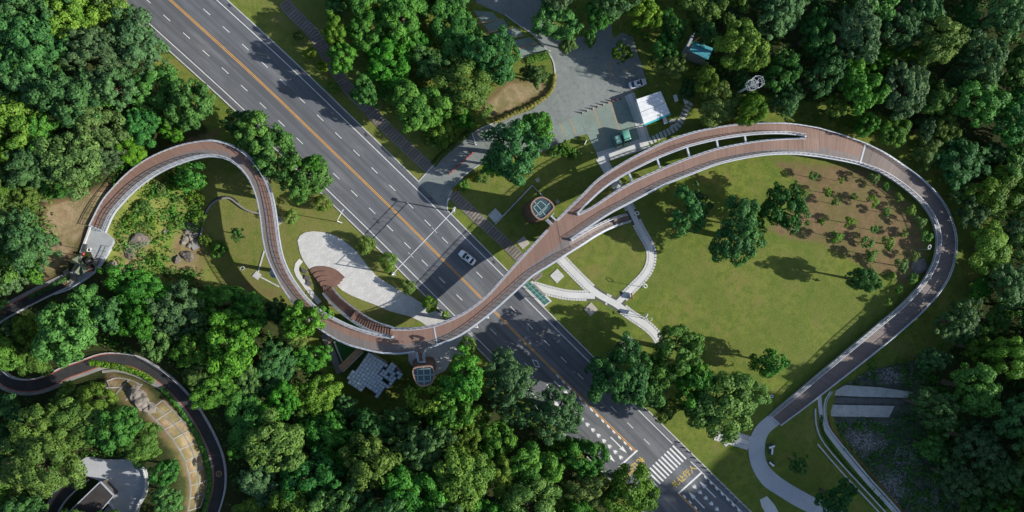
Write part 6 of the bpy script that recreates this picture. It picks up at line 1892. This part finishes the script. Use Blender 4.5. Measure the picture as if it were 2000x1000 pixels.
# hedges
def hedge(pts_px, w, h, mat, label, n, on_ground=False, leaf=.16):
    pts = cr(pts_px, 4)
    pts = [G(x, y) if on_ground else P(x, y) for x, y in pts]
    q = resample(pts, 400)
    ns = normals(q)
    idx = RNG.integers(0, 400, n)
    ang = RNG.uniform(0, math.pi, n)
    lump = 1 + .25 * np.sin(idx * .35) + .2 * np.sin(idx * .13 + 1)
    pos = np.array([[q[i].x + ns[i].x * math.cos(a) * w / 2, q[i].y + ns[i].y * math.cos(a) * w / 2, q[i].z + math.sin(a) * h * l] for i, a, l in zip(idx, ang, lump)])
    nr = np.array([[ns[i].x * math.cos(a), ns[i].y * math.cos(a), math.sin(a)] for i, a in zip(idx, ang)]) + .5 * unit(n)
    nr /= np.linalg.norm(nr, axis=1, keepdims=True)
    pos += RNG.normal(size=(n, 3)) * .07
    o = obj('hedge', leaves_mesh('hedge', mat, pos, nr, RNG.uniform(.6, 1.2, n) * leaf, RNG.random(n)))
    return tag(o, label, 'hedge')
hedge([(1082, 146), (1081, 162), (1072, 182), (1052, 198), (1030, 211), (1000, 223), (965, 238)], 1.1, .75, LM['yellow'], 'low yellow-green hedge curving round the brown car park island', 4200)
hedge([(925, 252), (905, 268), (880, 288), (858, 308), (846, 322)], 1.3, .7, LM['olive'], 'low dull green hedge along the side road under the grove', 2600)
hedge([(1028, 118), (1050, 112), (1072, 106)], 2.0, .6, LM['olive'], 'short scruffy hedge strip between the island bays', 1600)
hedge([(178, 708), (205, 712), (240, 718), (275, 730), (302, 746)], 1.3, .7, LM['bright'], 'bright low hedge between the dark lane and the terraced slope, at its top bend', 2600, True)
hedge([(318, 758), (345, 790), (370, 825), (390, 860), (404, 900), (410, 940), (405, 975), (398, 1005)], 1.2, .6, LM['banyan'], 'long dark low hedge between the dark lane and the gridded slope', 5200, True)
hedge([(632, 600), (650, 616), (675, 628), (700, 641)], 1.3, .8, LM['olive'], 'low planting strip between the staircase and the footbridge', 2000)
hedge([(885, 372), (905, 356), (935, 340)], 1.0, .5, LM['yellow'], 'yellow-green low hedge on the side road verge below the red barriers', 1400)
hedge([(1604, 810), (1608, 845), (1640, 893), (1690, 950), (1730, 992)], .7, .4, LM['banyan'], 'narrow green hedge between the stream path and the white kerbs', 2200)
hedge([(60, 580), (90, 566), (118, 550), (140, 538)], 1.0, .6, LM['banyan'], 'low hedge along the upper kerb of the dark ramp by the gazebo', 1600, True)

# undergrowth beneath the woods (nobody could count it)
cl = []
for zn, poly, kinds_, where in ZONES:
    xs_, ys_ = [p[0] for p in poly], [p[1] for p in poly]
    ar = (max(xs_) - min(xs_)) * (max(ys_) - min(ys_))
    for _ in range(int(ar / 330)):
        x, y = random.uniform(min(xs_), max(xs_)), random.uniform(min(ys_), max(ys_))
        if pip(x, y, poly) and clear(x, y):
            cl.append((x, y))
for _ in range(420):
    x, y = random.uniform(225, 392), random.uniform(320, 570)
    if seg_d(x, y, [(205, 454), (240, 395), (295, 347), (360, 316), (420, 306)]) > 14 and not (x > 335 and 450 < y < 530) and random.random() < .8:
        cl.append((x, y))
for _ in range(1100):
    x, y = random.uniform(1618, 1880), random.uniform(690, 1030)
    if pip(x, y, [(1632, 752), (1700, 712), (1800, 690), (1880, 800), (1880, 1040), (1790, 1040), (1752, 1000), (1690, 925), (1632, 850), (1616, 810)]) and not (750 < y < 820 and x < 1760) and (x > 1755 or math.sin(x * .06 + y * .03) + math.sin(y * .09 - x * .03) < .1):
        cl.append((x, y))
pos, nr, tone, size = [], [], [], []
for x, y in cl:
    g = G(x, y)
    k = 20
    d = unit(k); d[:, 2] = np.abs(d[:, 2])
    rr = random.uniform(.7, 2.2)
    pos.append(np.array(g) + d * rr * RNG.uniform(.75, 1.05, (k, 1)) * np.array([1, 1, 1.0]))
    nn = d + .5 * unit(k)
    nr.append(nn / np.linalg.norm(nn, axis=1, keepdims=True))
    tone.append(np.full(k, random.random()) * .6 + RNG.random(k) * .4)
    size.append(RNG.uniform(.16, .36, k))
ug = obj('undergrowth', leaves_mesh('undergrowth', LM['banyan'], np.concatenate(pos), np.concatenate(nr), np.concatenate(size), np.concatenate(tone)))
tag(ug, 'low undergrowth covering the ground beneath the woods', 'undergrowth', kind='stuff')
